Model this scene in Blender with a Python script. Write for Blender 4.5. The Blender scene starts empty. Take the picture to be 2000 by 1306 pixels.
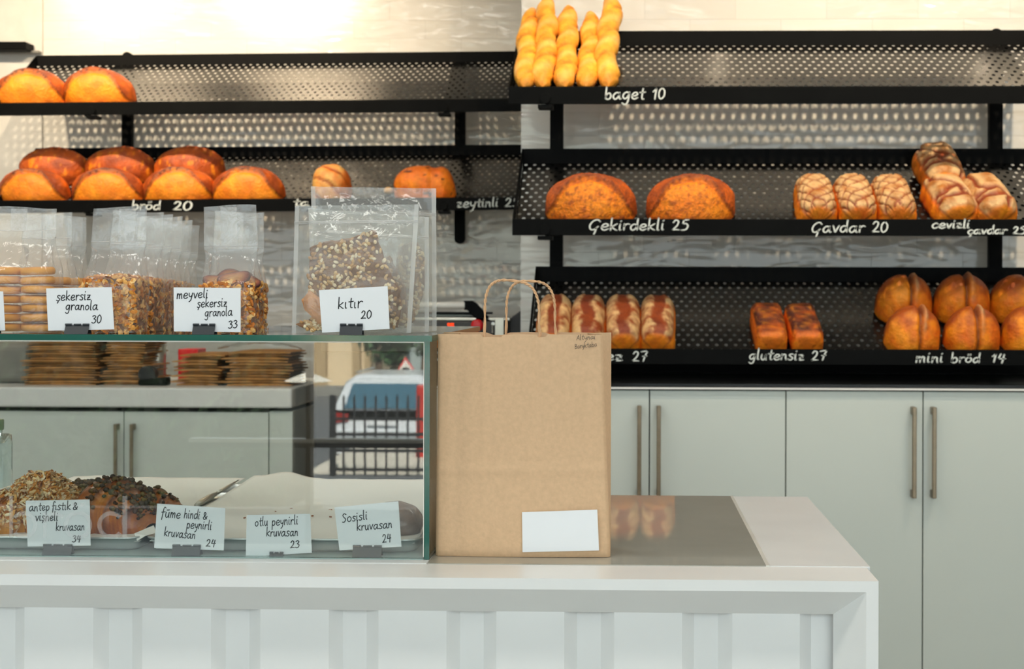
import bpy, bmesh, math, random
import numpy as np
from mathutils import Vector, Matrix, noise

R = math.radians
random.seed(7)
S = bpy.context.scene
COL = S.collection

# ------------------------------------------------------------------ camera, world, lights, exposure
F_PX = 2800.0                     # focal length in pixels of the 2000 x 1306 frame
PPX, PPY = 1155.0, 581.0          # principal point
YAW, ROLL = 0.026, 0.003
CZ = 1.312                        # camera height
cF = Vector((-math.sin(YAW), math.cos(YAW), 0))
cR0 = Vector((math.cos(YAW), math.sin(YAW), 0))
cU0 = Vector((0, 0, 1))
cR = cR0 * math.cos(ROLL) + cU0 * math.sin(ROLL)
cU = cU0 * math.cos(ROLL) - cR0 * math.sin(ROLL)
cam_data = bpy.data.cameras.new('camera')
cam = bpy.data.objects.new('camera', cam_data)
COL.objects.link(cam)
cam.matrix_world = Matrix(((cR.x, cU.x, -cF.x, 0), (cR.y, cU.y, -cF.y, 0), (cR.z, cU.z, -cF.z, CZ), (0, 0, 0, 1)))
cam_data.sensor_width = 36.0
cam_data.lens = F_PX / 2000 * 36
cam_data.shift_x = (1000 - PPX) / 2000
cam_data.shift_y = (PPY - 653) / 2000
cam_data.clip_start = 0.05
cam_data.clip_end = 300
cam_data.dof.use_dof = True
cam_data.dof.focus_distance = 2.0
cam_data.dof.aperture_fstop = 11
S.camera = cam

S.view_settings.view_transform = 'Standard'
S.view_settings.look = 'None'
S.view_settings.gamma = 1
S.view_settings.use_curve_mapping = False
S.view_settings.exposure = 0.14
cy = S.cycles
cy.max_bounces = 10
cy.diffuse_bounces = 4
cy.glossy_bounces = 5
cy.transmission_bounces = 6
cy.transparent_max_bounces = 48
cy.caustics_reflective = False
cy.caustics_refractive = False
cy.sample_clamp_indirect = 6

w = bpy.data.worlds.new('sky')
S.world = w
w.use_nodes = True
bg = w.node_tree.nodes['Background']
bg.inputs['Color'].default_value = (0.84, 0.95, 1.0, 1)
bg.inputs['Strength'].default_value = 2.4


def add_light(name, kind, loc, energy, color, aim=None, **kw):
    d = bpy.data.lights.new(name, kind)
    d.energy = energy
    d.color = color
    for k, v in kw.items():
        setattr(d, k, v)
    o = bpy.data.objects.new(name, d)
    COL.objects.link(o)
    o.location = loc
    if aim is not None:
        o.rotation_euler = (Vector(aim) - Vector(loc)).to_track_quat('-Z', 'Y').to_euler()
    return o


add_light('sun', 'SUN', (0, 20, 20), 34.0, (1.0, 0.95, 0.86), aim=(-4, -4, -4), angle=R(0.6))
port = add_light('window_portal', 'AREA', (-0.5, -1.62, 1.55), 1.0, (1, 1, 1), aim=(-0.5, 3, 1.55), shape='RECTANGLE', size=7.2, size_y=3.0)
port.data.cycles.is_portal = True
WARM = (1.0, 0.785, 0.54)
# ceiling spotlights a metre in front of the bread shelves (the fittings are above the frame)
for x, y, e, tgt in ((-1.60, 4.45, 140, (-1.6, 5.9, 2.15)), (-2.65, 4.45, 90, (-2.4, 5.9, 2.15)), (0.10, 3.35, 74, (0.15, 4.75, 1.9)), (1.30, 3.35, 98, (1.25, 4.75, 1.95))):
    add_light('spot_light', 'SPOT', (x, y, 2.98), e, WARM, aim=tgt, spot_size=R(90), spot_blend=1.0, shadow_soft_size=0.020)
# wall washers close to the tiles, just above the top trays
for x, y, e in ((-1.40, 5.45, 150), (-2.15, 5.45, 80), (0.35, 4.32, 40), (1.40, 4.32, 110)):
    add_light('wall_washer', 'SPOT', (x, y, 3.1), e, WARM, aim=(x, y + .5, 2.84), spot_size=R(66), spot_blend=1.0, shadow_soft_size=0.03)
# fill lamps added under the ceiling to brighten the counter and the aisle
for x, y in ((-2.2, 1.0), (-0.2, 1.0), (1.8, 1.0), (-1.4, 3.0), (1.2, 2.9), (-2.4, 3.7)):
    add_light('ceiling_fill', 'AREA', (x, y, 3.15), 12, (1.0, 0.97, 0.9), aim=(x, y, 0), shape='RECTANGLE', size=1.3, size_y=0.25)


# ------------------------------------------------------------------ helpers
def at(px, py, Y):
    """The point at depth Y that shows at pixel (px, py)."""
    d = cF + cR * ((px - PPX) / F_PX) - cU * ((py - PPY) / F_PX)
    t = Y / d.y
    return Vector((d.x * t, Y, CZ + d.z * t))


def X(px, Y, py=581):
    return at(px, py, Y).x


def Z(py, Y, px=1155):
    return at(px, py, Y).z


def lin(c):
    if isinstance(c, str):
        c = tuple(int(c[i:i + 2], 16) for i in (0, 2, 4))
    return tuple(((v / 255) / 12.92 if v / 255 <= 0.04045 else ((v / 255 + 0.055) / 1.055) ** 2.4) for v in c)


def tag(o, label, cat, group=None, kind=None):
    o['label'] = label
    o['category'] = cat
    if group:
        o['group'] = group
    if kind:
        o['kind'] = kind
    return o


def thing(name, label, cat, loc=(0, 0, 0), group=None, mat=None):
    o = bpy.data.objects.new(name, None)
    o.empty_display_size = 0.05
    COL.objects.link(o)
    if mat is not None:
        o.matrix_world = mat
    else:
        o.location = loc
    tag(o, label, cat, group)
    return o


class MB:
    def __init__(self):
        self.v, self.f, self.c, self.m = [], [], [], []
        self.col = (1, 1, 1)
        self.mi = 0

    def add(self, vs, fs, col=None):
        b = len(self.v)
        self.v += [tuple(p) for p in vs]
        if col is None:
            self.c += [self.col] * len(vs)
        elif len(col) == 3 and not hasattr(col[0], '__len__'):
            self.c += [tuple(col)] * len(vs)
        else:
            self.c += [tuple(q) for q in col]
        for f in fs:
            self.f.append(tuple(b + i for i in f))
            self.m.append(self.mi)
        return self

    def hexa(self, p, col=None):
        """8 points: bottom 4 then top 4, both counter-clockwise seen from above."""
        return self.add(p, [(3, 2, 1, 0), (4, 5, 6, 7), (0, 1, 5, 4), (1, 2, 6, 5), (2, 3, 7, 6), (3, 0, 4, 7)], col)

    def box(self, x0, x1, y0, y1, z0, z1, col=None, M=None):
        p = [Vector(q) for q in ((x0, y0, z0), (x1, y0, z0), (x1, y1, z0), (x0, y1, z0), (x0, y0, z1), (x1, y0, z1), (x1, y1, z1), (x0, y1, z1))]
        if M is not None:
            p = [M @ q for q in p]
        return self.hexa(p, col)

    def slab(self, poly, n, col=None):
        """A polygon (list of Vectors) pushed along the vector n."""
        k = len(poly)
        vs = list(poly) + [p + n for p in poly]
        fs = [tuple(range(k)), tuple(range(2 * k - 1, k - 1, -1))]
        fs += [(i, i + k, (i + 1) % k + k, (i + 1) % k) for i in range(k)]
        return self.add(vs, fs, col)

    def tube(self, path, r, n=8, col=None, cap=True):
        path = [Vector(p) for p in path]
        rs = r if hasattr(r, '__len__') else [r] * len(path)
        vs, fs = [], []
        up = None
        for i, p in enumerate(path):
            t = (path[min(i + 1, len(path) - 1)] - path[max(i - 1, 0)]).normalized()
            if up is None:
                up = Vector((0, 0, 1)) if abs(t.z) < 0.9 else Vector((1, 0, 0))
            a = t.cross(up).normalized()
            b = a.cross(t).normalized()
            up = b
            for k in range(n):
                q = 2 * math.pi * k / n
                vs.append(p + (a * math.cos(q) + b * math.sin(q)) * rs[i])
        for i in range(len(path) - 1):
            for k in range(n):
                fs.append((i * n + k, i * n + (k + 1) % n, (i + 1) * n + (k + 1) % n, (i + 1) * n + k))
        if cap:
            fs.append(tuple(range(n - 1, -1, -1)))
            fs.append(tuple((len(path) - 1) * n + k for k in range(n)))
        return self.add(vs, fs, col)

    def lathe(self, prof, n=24, loc=(0, 0, 0), col=None):
        loc = Vector(loc)
        vs, fs = [], []
        for r, z in prof:
            for k in range(n):
                q = 2 * math.pi * k / n
                vs.append(loc + Vector((r * math.cos(q), r * math.sin(q), z)))
        for i in range(len(prof) - 1):
            for k in range(n):
                fs.append((i * n + k, i * n + (k + 1) % n, (i + 1) * n + (k + 1) % n, (i + 1) * n + k))
        fs.append(tuple(range(n - 1, -1, -1)))
        fs.append(tuple((len(prof) - 1) * n + k for k in range(n)))
        return self.add(vs, fs, col)

    def grid(self, nu, nv, fn, col=None, wrap=False):
        vs, cs, fs = [], [], []
        for i in range(nu + 1):
            for j in range(nv + 1):
                q = fn(i / nu, j / nv)
                if len(q) == 2:
                    vs.append(q[0])
                    cs.append(q[1])
                else:
                    vs.append(q)
        for i in range(nu):
            for j in range(nv):
                fs.append((i * (nv + 1) + j, (i + 1) * (nv + 1) + j, (i + 1) * (nv + 1) + j + 1, i * (nv + 1) + j + 1))
        return self.add(vs, fs, cs if cs else col)

    def ball(self, c, r, n=10, m=6, col=None, M=None):
        c = Vector(c)
        rr = Vector(r) if hasattr(r, '__len__') else Vector((r, r, r))
        vs, fs = [], []
        for i in range(m + 1):
            t = math.pi * i / m
            for k in range(n):
                q = 2 * math.pi * k / n
                p = Vector((rr.x * math.sin(t) * math.cos(q), rr.y * math.sin(t) * math.sin(q), rr.z * math.cos(t)))
                if M is not None:
                    p = M @ p
                vs.append(c + p)
        for i in range(m):
            for k in range(n):
                fs.append((i * n + k, (i + 1) * n + k, (i + 1) * n + (k + 1) % n, i * n + (k + 1) % n))
        return self.add(vs, fs, col)


def obj(name, mb, mat, parent=None, smooth=False, bevel=0, world=True, seg=2, kind=None, label=None, sub=0):
    """One mesh object. With a parent and world=True the points are in world space and are moved into the parent's frame."""
    vs = mb.v
    if parent is not None and world:
        root = parent
        while root.parent is not None:
            root = root.parent
        inv = root.matrix_basis.inverted()
        vs = [tuple(inv @ Vector(p)) for p in vs]
    me = bpy.data.meshes.new(name)
    me.from_pydata(vs, [], mb.f)
    if any(c != (1, 1, 1) for c in mb.c):
        at_ = me.color_attributes.new('Col', 'FLOAT_COLOR', 'POINT')
        a = np.ones((len(vs), 4), dtype=np.float32)
        a[:, :3] = np.array(mb.c, dtype=np.float32)
        at_.data.foreach_set('color', a.ravel())
    mats = mat if isinstance(mat, (list, tuple)) else [mat]
    for m in mats:
        me.materials.append(m)
    if len(mats) > 1:
        me.polygons.foreach_set('material_index', mb.m)
    bm = bmesh.new()
    bm.from_mesh(me)
    bmesh.ops.recalc_face_normals(bm, faces=bm.faces)
    bm.to_mesh(me)
    bm.free()
    me.polygons.foreach_set('use_smooth', [bool(smooth)] * len(me.polygons))
    me.update()
    o = bpy.data.objects.new(name, me)
    COL.objects.link(o)
    if parent is not None:
        o.parent = parent
    if bevel:
        b = o.modifiers.new('bevel', 'BEVEL')
        b.width = bevel
        b.segments = seg
        b.limit_method = 'ANGLE'
        b.angle_limit = R(40)
    if sub:
        s = o.modifiers.new('subsurf', 'SUBSURF')
        s.levels = s.render_levels = sub
    if kind:
        o['kind'] = kind
    if label:
        o['label'] = label
    return o


def struct(name, mb, mat, **k):
    return obj(name, mb, mat, kind='structure', **k)


# ------------------------------------------------------------------ materials
def newmat(name):
    m = bpy.data.materials.new(name)
    m.use_nodes = True
    nt = m.node_tree
    for n in list(nt.nodes):
        nt.nodes.remove(n)
    out = nt.nodes.new('ShaderNodeOutputMaterial')
    return m, nt, out


def N(nt, kind, **kw):
    n = nt.nodes.new('ShaderNode' + kind)
    for k, v in kw.items():
        if k in n.inputs:
            n.inputs[k].default_value = v
        else:
            setattr(n, k, v)
    return n


def pm(name, col, rough=0.5, metal=0.0, spec=0.5, var=0.06, vscale=12.0, bump=0.0, bscale=60.0, coat=0.0, attr=False, sss=0.0, detail=3.0):
    """Principled surface whose colour wanders a little with noise."""
    m, nt, out = newmat(name)
    p = N(nt, 'BsdfPrincipled')
    L = nt.links.new
    tc = N(nt, 'TexCoord')
    no = N(nt, 'TexNoise', Scale=vscale, Detail=detail)
    L(tc.outputs['Object'], no.inputs['Vector'])
    mp = N(nt, 'MapRange')
    mp.inputs['From Min'].default_value = 0.3
    mp.inputs['From Max'].default_value = 0.7
    mp.inputs['To Min'].default_value = 1 - var
    mp.inputs['To Max'].default_value = 1 + var
    L(no.outputs['Fac'], mp.inputs['Value'])
    mx = N(nt, 'Mix', data_type='RGBA', blend_type='MULTIPLY')
    mx.inputs['Factor'].default_value = 1.0
    if attr:
        a = N(nt, 'Attribute', attribute_name='Col')
        L(a.outputs['Color'], mx.inputs['A'])
    else:
        c = lin(col)
        mx.inputs['A'].default_value = (*c, 1)
    L(mp.outputs['Result'], mx.inputs['B'])
    L(mx.outputs['Result'], p.inputs['Base Color'])
    p.inputs['Roughness'].default_value = rough
    p.inputs['Metallic'].default_value = metal
    p.inputs['Specular IOR Level'].default_value = spec
    p.inputs['Coat Weight'].default_value = coat
    if coat:
        p.inputs['Coat Roughness'].default_value = 0.08
    if bump:
        n2 = N(nt, 'TexNoise', Scale=bscale, Detail=4.0)
        L(tc.outputs['Object'], n2.inputs['Vector'])
        b = N(nt, 'Bump', Strength=bump, Distance=0.01)
        L(n2.outputs['Fac'], b.inputs['Height'])
        L(b.outputs['Normal'], p.inputs['Normal'])
    L(p.outputs['BSDF'], out.inputs['Surface'])
    return m


def thin(name, tint, ior=1.5, rough=0.0, haze=0.0, hazecol=(0.9, 0.9, 0.9), bump=0.0, bscale=30.0, boost=1.0):
    """Thin clear sheet: what is behind shows through, the face mirrors by Fresnel, a share scatters white."""
    m, nt, out = newmat(name)
    L = nt.links.new
    geo = N(nt, 'NewGeometry')
    mi = N(nt, 'Mix', data_type='FLOAT')
    mi.inputs['A'].default_value = ior
    mi.inputs['B'].default_value = 1 / ior
    L(geo.outputs['Backfacing'], mi.inputs['Factor'])
    fr = N(nt, 'Fresnel')
    L(mi.outputs['Result'], fr.inputs['IOR'])
    tr = N(nt, 'BsdfTransparent')
    tr.inputs['Color'].default_value = (*tint, 1)
    gl = N(nt, 'BsdfGlossy')
    gl.inputs['Roughness'].default_value = rough
    mu = N(nt, 'Math', operation='MULTIPLY', use_clamp=True)
    mu.inputs[1].default_value = boost
    L(fr.outputs['Fac'], mu.inputs[0])
    ms = N(nt, 'MixShader')
    L(mu.outputs['Value'], ms.inputs['Fac'])
    if haze:
        df = N(nt, 'BsdfDiffuse')
        df.inputs['Color'].default_value = (*hazecol, 1)
        tl = N(nt, 'BsdfTranslucent')
        tl.inputs['Color'].default_value = (*hazecol, 1)
        ms0 = N(nt, 'MixShader')
        ms0.inputs['Fac'].default_value = 0.4
        L(df.outputs['BSDF'], ms0.inputs[1])
        L(tl.outputs['BSDF'], ms0.inputs[2])
        ms1 = N(nt, 'MixShader')
        ms1.inputs['Fac'].default_value = haze
        L(tr.outputs['BSDF'], ms1.inputs[1])
        L(ms0.outputs['Shader'], ms1.inputs[2])
        L(ms1.outputs['Shader'], ms.inputs[1])
    else:
        L(tr.outputs['BSDF'], ms.inputs[1])
    L(gl.outputs['BSDF'], ms.inputs[2])
    if bump:
        tc = N(nt, 'TexCoord')
        n2 = N(nt, 'TexNoise', Scale=bscale, Detail=3.0, Distortion=1.5)
        L(tc.outputs['Object'], n2.inputs['Vector'])
        b = N(nt, 'Bump', Strength=bump, Distance=0.01)
        L(n2.outputs['Fac'], b.inputs['Height'])
        L(b.outputs['Normal'], gl.inputs['Normal'])
        L(b.outputs['Normal'], fr.inputs['Normal'])
    L(ms.outputs['Shader'], out.inputs['Surface'])
    return m


def tile_mat(name, col, grout, tw=0.30, th=0.077):
    """Glazed hand-made wall tiles in running bond, wavy glaze."""
    m, nt, out = newmat(name)
    L = nt.links.new
    tc = N(nt, 'TexCoord')
    sp = N(nt, 'SeparateXYZ')
    L(tc.outputs['Object'], sp.inputs[0])
    cx = N(nt, 'CombineXYZ')
    ad = N(nt, 'Math', operation='ADD')
    L(sp.outputs['X'], ad.inputs[0])
    L(sp.outputs['Y'], ad.inputs[1])
    L(ad.outputs[0], cx.inputs['X'])
    L(sp.outputs['Z'], cx.inputs['Y'])
    br = N(nt, 'TexBrick')
    br.inputs['Scale'].default_value = 1.0
    br.inputs['Brick Width'].default_value = tw
    br.inputs['Row Height'].default_value = th
    br.inputs['Mortar Size'].default_value = 0.0016
    br.inputs['Mortar Smooth'].default_value = 0.6
    br.inputs['Color1'].default_value = (*lin(col), 1)
    br.inputs['Color2'].default_value = (*[v * 0.93 for v in lin(col)], 1)
    br.inputs['Mortar'].default_value = (*lin(grout), 1)
    L(cx.outputs[0], br.inputs['Vector'])
    p = N(nt, 'BsdfPrincipled', Roughness=0.09)
    L(br.outputs['Color'], p.inputs['Base Color'])
    mpv = N(nt, 'Mapping')
    mpv.inputs['Scale'].default_value = (0.55, 1, 1.9)
    L(tc.outputs['Object'], mpv.inputs['Vector'])
    n2 = N(nt, 'TexNoise', Scale=11.0, Detail=1.5, Distortion=0.6)
    L(mpv.outputs[0], n2.inputs['Vector'])
    mu = N(nt, 'Math', operation='MULTIPLY_ADD')
    L(br.outputs['Fac'], mu.inputs[0])
    mu.inputs[1].default_value = -0.25
    L(n2.outputs['Fac'], mu.inputs[2])
    b = N(nt, 'Bump', Strength=0.4, Distance=0.012)
    L(mu.outputs[0], b.inputs['Height'])
    L(b.outputs['Normal'], p.inputs['Normal'])
    L(p.outputs['BSDF'], out.inputs['Surface'])
    return m


def perf_mat(name, pu=0.028, pv=0.026, r=0.0054):
    """Black powder-coated sheet with staggered punched holes (local x along the tray, local y up the slope)."""
    m, nt, out = newmat(name)
    L = nt.links.new
    tc = N(nt, 'TexCoord')
    sp = N(nt, 'SeparateXYZ')
    L(tc.outputs['Object'], sp.inputs[0])

    def math_(op, a, b=None, c=None):
        n = N(nt, 'Math', operation=op)
        for i, q in enumerate((a, b, c)):
            if q is None:
                continue
            if isinstance(q, (int, float)):
                n.inputs[i].default_value = q
            else:
                L(q, n.inputs[i])
        return n.outputs[0]
    row = math_('DIVIDE', sp.outputs['Y'], pv)
    par = math_('MODULO', math_('FLOOR', row), 2.0)
    uu = math_('ADD', math_('DIVIDE', sp.outputs['X'], pu), math_('MULTIPLY', par, 0.5))
    dx = math_('MULTIPLY', math_('SUBTRACT', math_('FRACT', uu), 0.5), pu)
    dy = math_('MULTIPLY', math_('SUBTRACT', math_('FRACT', row), 0.5), pv * 0.72)
    d = math_('SQRT', math_('ADD', math_('MULTIPLY', dx, dx), math_('MULTIPLY', dy, dy)))
    hole = math_('LESS_THAN', d, r)
    p = N(nt, 'BsdfPrincipled', Roughness=0.3)
    p.inputs['Base Color'].default_value = (0.006, 0.006, 0.006, 1)
    p.inputs['Specular IOR Level'].default_value = 0.4
    no = N(nt, 'TexNoise', Scale=9.0, Detail=5.0)
    L(tc.outputs['Object'], no.inputs['Vector'])
    mp = N(nt, 'MapRange')
    mp.inputs['To Min'].default_value = 0.11
    mp.inputs['To Max'].default_value = 0.2
    L(no.outputs['Fac'], mp.inputs['Value'])
    L(mp.outputs[0], p.inputs['Roughness'])
    tr = N(nt, 'BsdfTransparent')
    ms = N(nt, 'MixShader')
    L(hole, ms.inputs['Fac'])
    L(p.outputs['BSDF'], ms.inputs[1])
    L(tr.outputs['BSDF'], ms.inputs[2])
    L(ms.outputs['Shader'], out.inputs['Surface'])
    return m


M = {}
M['plaster'] = pm('plaster', 'd6d5cf', 0.75, bump=0.05)
M['ceiling'] = pm('ceiling_paint', 'e8e6e0', 0.8)
M['floor'] = pm('floor_concrete', '9a958c', 0.45, var=0.12, vscale=3)
M['tile'] = tile_mat('glazed_tile', 'dddbd4', 'cfcdc6')
M['white_lacquer'] = pm('white_lacquer', 'e9e9e6', 0.32, var=0.015)
M['stone'] = pm('white_stone', 'dcdddb', 0.3, var=0.04, vscale=6, detail=6)
M['glass_top'] = pm('back_painted_glass', 'aca99d', 0.03, var=0.04, vscale=9, spec=0.9)
M['painted_glint'] = pm('pale_edge_glint', 'e6e4da', 0.15)  # pale tone paints the bright glint of the glass edges
M['black'] = pm('black_metal', '0a0b0b', 0.5, var=0.15, spec=0.06)
M['blacktop'] = pm('black_worktop', '060707', 0.15, var=0.2, spec=0.3)
M['perf'] = perf_mat('perforated_black_sheet')
M['cab'] = pm('cabinet_lacquer', 'ccd4ce', 0.38, var=0.02, vscale=2)
M['cab_gap'] = pm('dark_gap', '2b2d2a', 0.7)
M['bronze'] = pm('brushed_bronze', '8d7f6b', 0.35, metal=0.9, var=0.1, vscale=40)
M['chalk'] = pm('white_marker', 'd3dad6', 0.7, var=0.12, vscale=300)
M['ink'] = pm('black_ink', '17191c', 0.6)
M['card'] = pm('white_card', 'eceef0', 0.65, var=0.01)
M['clip'] = pm('black_clip', '33373b', 0.38, var=0.06)
M['case_glass'] = thin('case_glass', (0.965, 0.985, 0.972), 1.52, boost=1.8)
M['green_edge'] = pm('green_glass_edge', '0d5a4c', 0.12, var=0.12, vscale=8, spec=0.8)
M['vinyl'] = thin('frosted_vinyl', (0.95, 0.95, 0.95), 1.1, rough=0.5, haze=0.24)
M['poly'] = thin('clear_film', (0.97, 0.975, 0.97), 1.5, rough=0.07, haze=0.15, hazecol=(0.93, 0.95, 0.95), bump=0.35, bscale=26)
M['pouch'] = thin('milky_film', (0.97, 0.98, 0.97), 1.5, rough=0.1, haze=0.17, hazecol=(0.93, 0.95, 0.94), bump=0.35, bscale=22)
M['film_seal'] = thin('film_seal', (0.95, 0.95, 0.95), 1.5, rough=0.15, haze=0.3, hazecol=(0.95, 0.96, 0.96))
M['kraft'] = pm('kraft_paper', 'd6b28c', 0.8, var=0.05, vscale=160, bump=0.06, bscale=240)
M['kraft_stack'] = pm('stacked_kraft', 'a97740', 0.85, var=0.25, vscale=26)
M['cord'] = pm('paper_cord', 'dcb085', 0.8, var=0.12, vscale=90)
M['bread'] = pm('bread_crust', 'ffffff', 0.55, attr=True, var=0.2, vscale=38, bump=0.35, bscale=110, detail=6)
M['bread_seed'] = pm('seeded_crust', 'ffffff', 0.6, attr=True, var=0.32, vscale=95, bump=0.5, bscale=150, detail=5)
M['food'] = pm('food', 'ffffff', 0.6, attr=True, var=0.14, vscale=130, bump=0.2, bscale=160)
M['glaze'] = pm('glazed_pastry', 'ffffff', 0.28, attr=True, var=0.2, vscale=60, bump=0.2, bscale=90, coat=0.3)
M['tray'] = pm('aluminium', 'cfd3d2', 0.3, metal=0.75, var=0.05)
M['parchment'] = pm('parchment', 'eeebe4', 0.7, var=0.03, vscale=6)
M['steel'] = pm('steel', 'c3c1b8', 0.28, metal=0.85)
M['dark_panel'] = pm('dark_panel', '34322f', 0.4)
M['machine'] = pm('dark_machine', '1c1c1d', 0.5)
M['red'] = pm('red_plastic', 'd3101a', 0.3)
M['yellow'] = pm('yellow_plastic', 'd8a720', 0.4)
M['white_plastic'] = pm('white_plastic', 'e6e4dc', 0.35)
M['grey_plastic'] = pm('grey_plastic', '7b7a74', 0.5)


def emit(name, col, s):
    m, nt, out = newmat(name)
    e = N(nt, 'Emission', Strength=s)
    e.inputs['Color'].default_value = (*lin(col), 1)
    nt.links.new(e.outputs[0], out.inputs['Surface'])
    return m


M['led'] = emit('red_led', 'ff3a10', 2.5)

# ------------------------------------------------------------------ handwriting (single-stroke letters)
GL = {
    'a': (1.08, ".8,.8 .5,1 .15,.75 .05,.35 .25,.02 .55,.15 .8,.65|.82,.98 .8,.4 .9,.05 1.05,.08"),
    'b': (0.95, ".1,1.9 .1,1 .12,.1|.12,.3 .3,.0 .65,.08 .8,.5 .6,.95 .3,.85 .12,.5"),
    'c': (0.85, ".75,.85 .5,1 .15,.75 .05,.4 .25,.02 .55,.05 .8,.25"),
    'ç': (0.85, ".75,.85 .5,1 .15,.75 .05,.4 .25,.02 .55,.05 .8,.25|.5,.0 .5,-.3 .35,-.6"),
    'Ç': (1.25, "1.15,1.35 .85,1.65 .35,1.4 .05,.75 .2,.15 .6,.15 1.0,.6|.78,.35 .75,-.1 .62,-.6"),
    'd': (1.0, ".75,.8 .45,1 .1,.7 .08,.25 .3,.0 .6,.2 .78,.6|.82,1.9 .8,1. .86,.03"),
    'e': (0.88, ".1,.5 .45,.5 .75,.7 .6,.98 .3,.95 .08,.6 .1,.2 .4,.0 .8,.2"),
    'f': (0.75, ".8,1.75 .55,1.9 .38,1.6 .32,.6 .25,-.5|.05,.9 .4,.95 .75,1.0"),
    'g': (1.0, ".8,.8 .5,1 .15,.75 .08,.35 .3,.05 .6,.25 .8,.75|.82,.98 .78,.1 .65,-.55 .35,-.75 .05,-.55"),
    'h': (0.9, ".1,1.9 .1,.9 .1,0|.1,.5 .35,.95 .65,.85 .7,.4 .72,0"),
    'i': (0.42, ".12,1 .1,.4 .16,.02 .27,.05|.16,1.42 .2,1.52"),
    'ı': (0.42, ".12,1 .1,.4 .16,.02 .27,.05"),
    'k': (0.9, ".1,1.9 .1,.9 .1,0|.75,1 .4,.7 .12,.5 .35,.35 .6,.12 .8,0"),
    'l': (0.42, ".12,1.9 .1,.9 .14,.1 .28,.04"),
    'm': (1.2, ".1,1 .1,.5 .08,0|.1,.5 .3,.95 .5,.85 .52,.3 .52,0|.52,.5 .75,.95 .95,.85 .97,.35 1.02,0"),
    'n': (0.9, ".1,1 .1,.5 .08,0|.1,.5 .35,.95 .62,.85 .66,.4 .74,0"),
    'o': (0.92, ".45,1 .12,.75 .08,.3 .4,0 .75,.3 .75,.75 .45,1"),
    'ö': (0.92, ".45,1 .12,.75 .08,.3 .4,0 .75,.3 .75,.75 .45,1|.3,1.35 .31,1.55|.6,1.38 .61,1.58"),
    'p': (0.92, ".12,1 .1,.2 .08,-.8|.1,.6 .35,1 .7,.85 .7,.3 .4,.02 .12,.25"),
    'r': (0.72, ".1,1 .1,.5 .1,0|.1,.55 .3,.9 .55,1 .7,.9"),
    's': (0.75, ".7,.9 .4,1 .15,.8 .35,.55 .62,.35 .5,.05 .2,.0 .02,.12"),
    'ş': (0.75, ".7,.9 .4,1 .15,.8 .35,.55 .62,.35 .5,.05 .2,.0 .02,.12|.3,.0 .36,-.2 .2,-.42"),
    't': (0.72, ".4,1.6 .35,.8 .38,.1 .6,.04|.05,1.02 .4,1.02 .72,1.08"),
    'u': (0.92, ".1,1 .08,.4 .3,.0 .6,.25 .7,.95|.72,1 .72,.4 .82,0"),
    'ū': (0.92, ".1,1 .08,.4 .3,.0 .6,.25 .7,.95|.72,1 .72,.4 .82,0|.2,1.4 .45,1.42 .7,1.47"),
    'v': (0.8, ".05,1 .2,.5 .35,.02 .55,.5 .75,1"),
    'y': (0.85, ".08,1 .1,.5 .35,.25 .65,.5|.75,1 .65,.2 .45,-.5 .15,-.75"),
    'z': (0.85, ".08,.95 .7,.95|.7,.95 .4,.5 .08,.05|.08,.05 .4,.03 .78,.07|.2,.5 .62,.53"),
    'S': (0.95, ".85,1.5 .5,1.7 .2,1.4 .45,.95 .75,.6 .5,.08 .1,.1"),
    'A': (1.05, ".0,0 .3,.9 .6,1.7|.6,1.7 .75,.9 .95,0|.2,.6 .85,.65"),
    'B': (0.95, ".1,1.7 .1,.8 .08,0|.1,1.6 .5,1.7 .7,1.35 .2,.9|.2,.9 .75,.75 .7,.15 .08,.0"),
    '&': (1.1, ".9,.1 .5,.6 .2,1.2 .4,1.6 .65,1.3 .4,.8 .1,.4 .3,0 .7,.15 .95,.7"),
    '0': (0.95, ".45,1.7 .12,1.3 .08,.5 .35,0 .75,.4 .78,1.2 .45,1.7"),
    '1': (0.72, ".1,1.15 .35,1.45 .5,1.7|.5,1.7 .45,.8 .42,0"),
    '2': (0.98, ".1,1.3 .35,1.7 .7,1.5 .65,.9 .3,.3 .05,.02|.05,.02 .5,.08 .9,.05"),
    '3': (0.95, ".1,1.5 .45,1.7 .75,1.4 .4,.95|.4,.95 .8,.7 .7,.2 .35,0 .02,.15"),
    '4': (0.98, ".3,1.7 .2,1.2 .1,.75|.1,.75 .5,.75 .95,.8|.75,1.6 .7,.8 .65,-.1"),
    '5': (0.95, ".78,1.65 .25,1.6|.25,1.6 .2,1.2 .18,.95|.18,.95 .55,1.05 .8,.65 .6,.1 .1,.02"),
    '7': (0.95, ".05,1.55 .5,1.65 .85,1.65|.85,1.65 .6,.9 .45,0|.3,.8 .78,.85"),
    ' ': (0.65, ""),
}


def smooth_path(pts, k=5):
    if len(pts) < 3:
        return pts
    out = []
    n = len(pts)
    for i in range(n - 1):
        p0 = pts[max(i - 1, 0)]
        p1, p2 = pts[i], pts[i + 1]
        p3 = pts[min(i + 2, n - 1)]
        for j in range(k):
            t = j / k
            out.append(tuple(0.5 * ((2 * b) + (-a + c) * t + (2 * a - 5 * b + 4 * c - d) * t * t + (-a + 3 * b - 3 * c + d) * t ** 3)
                             for a, b, c, d in zip(p0, p1, p2, p3)))
    out.append(pts[-1])
    return out


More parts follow.
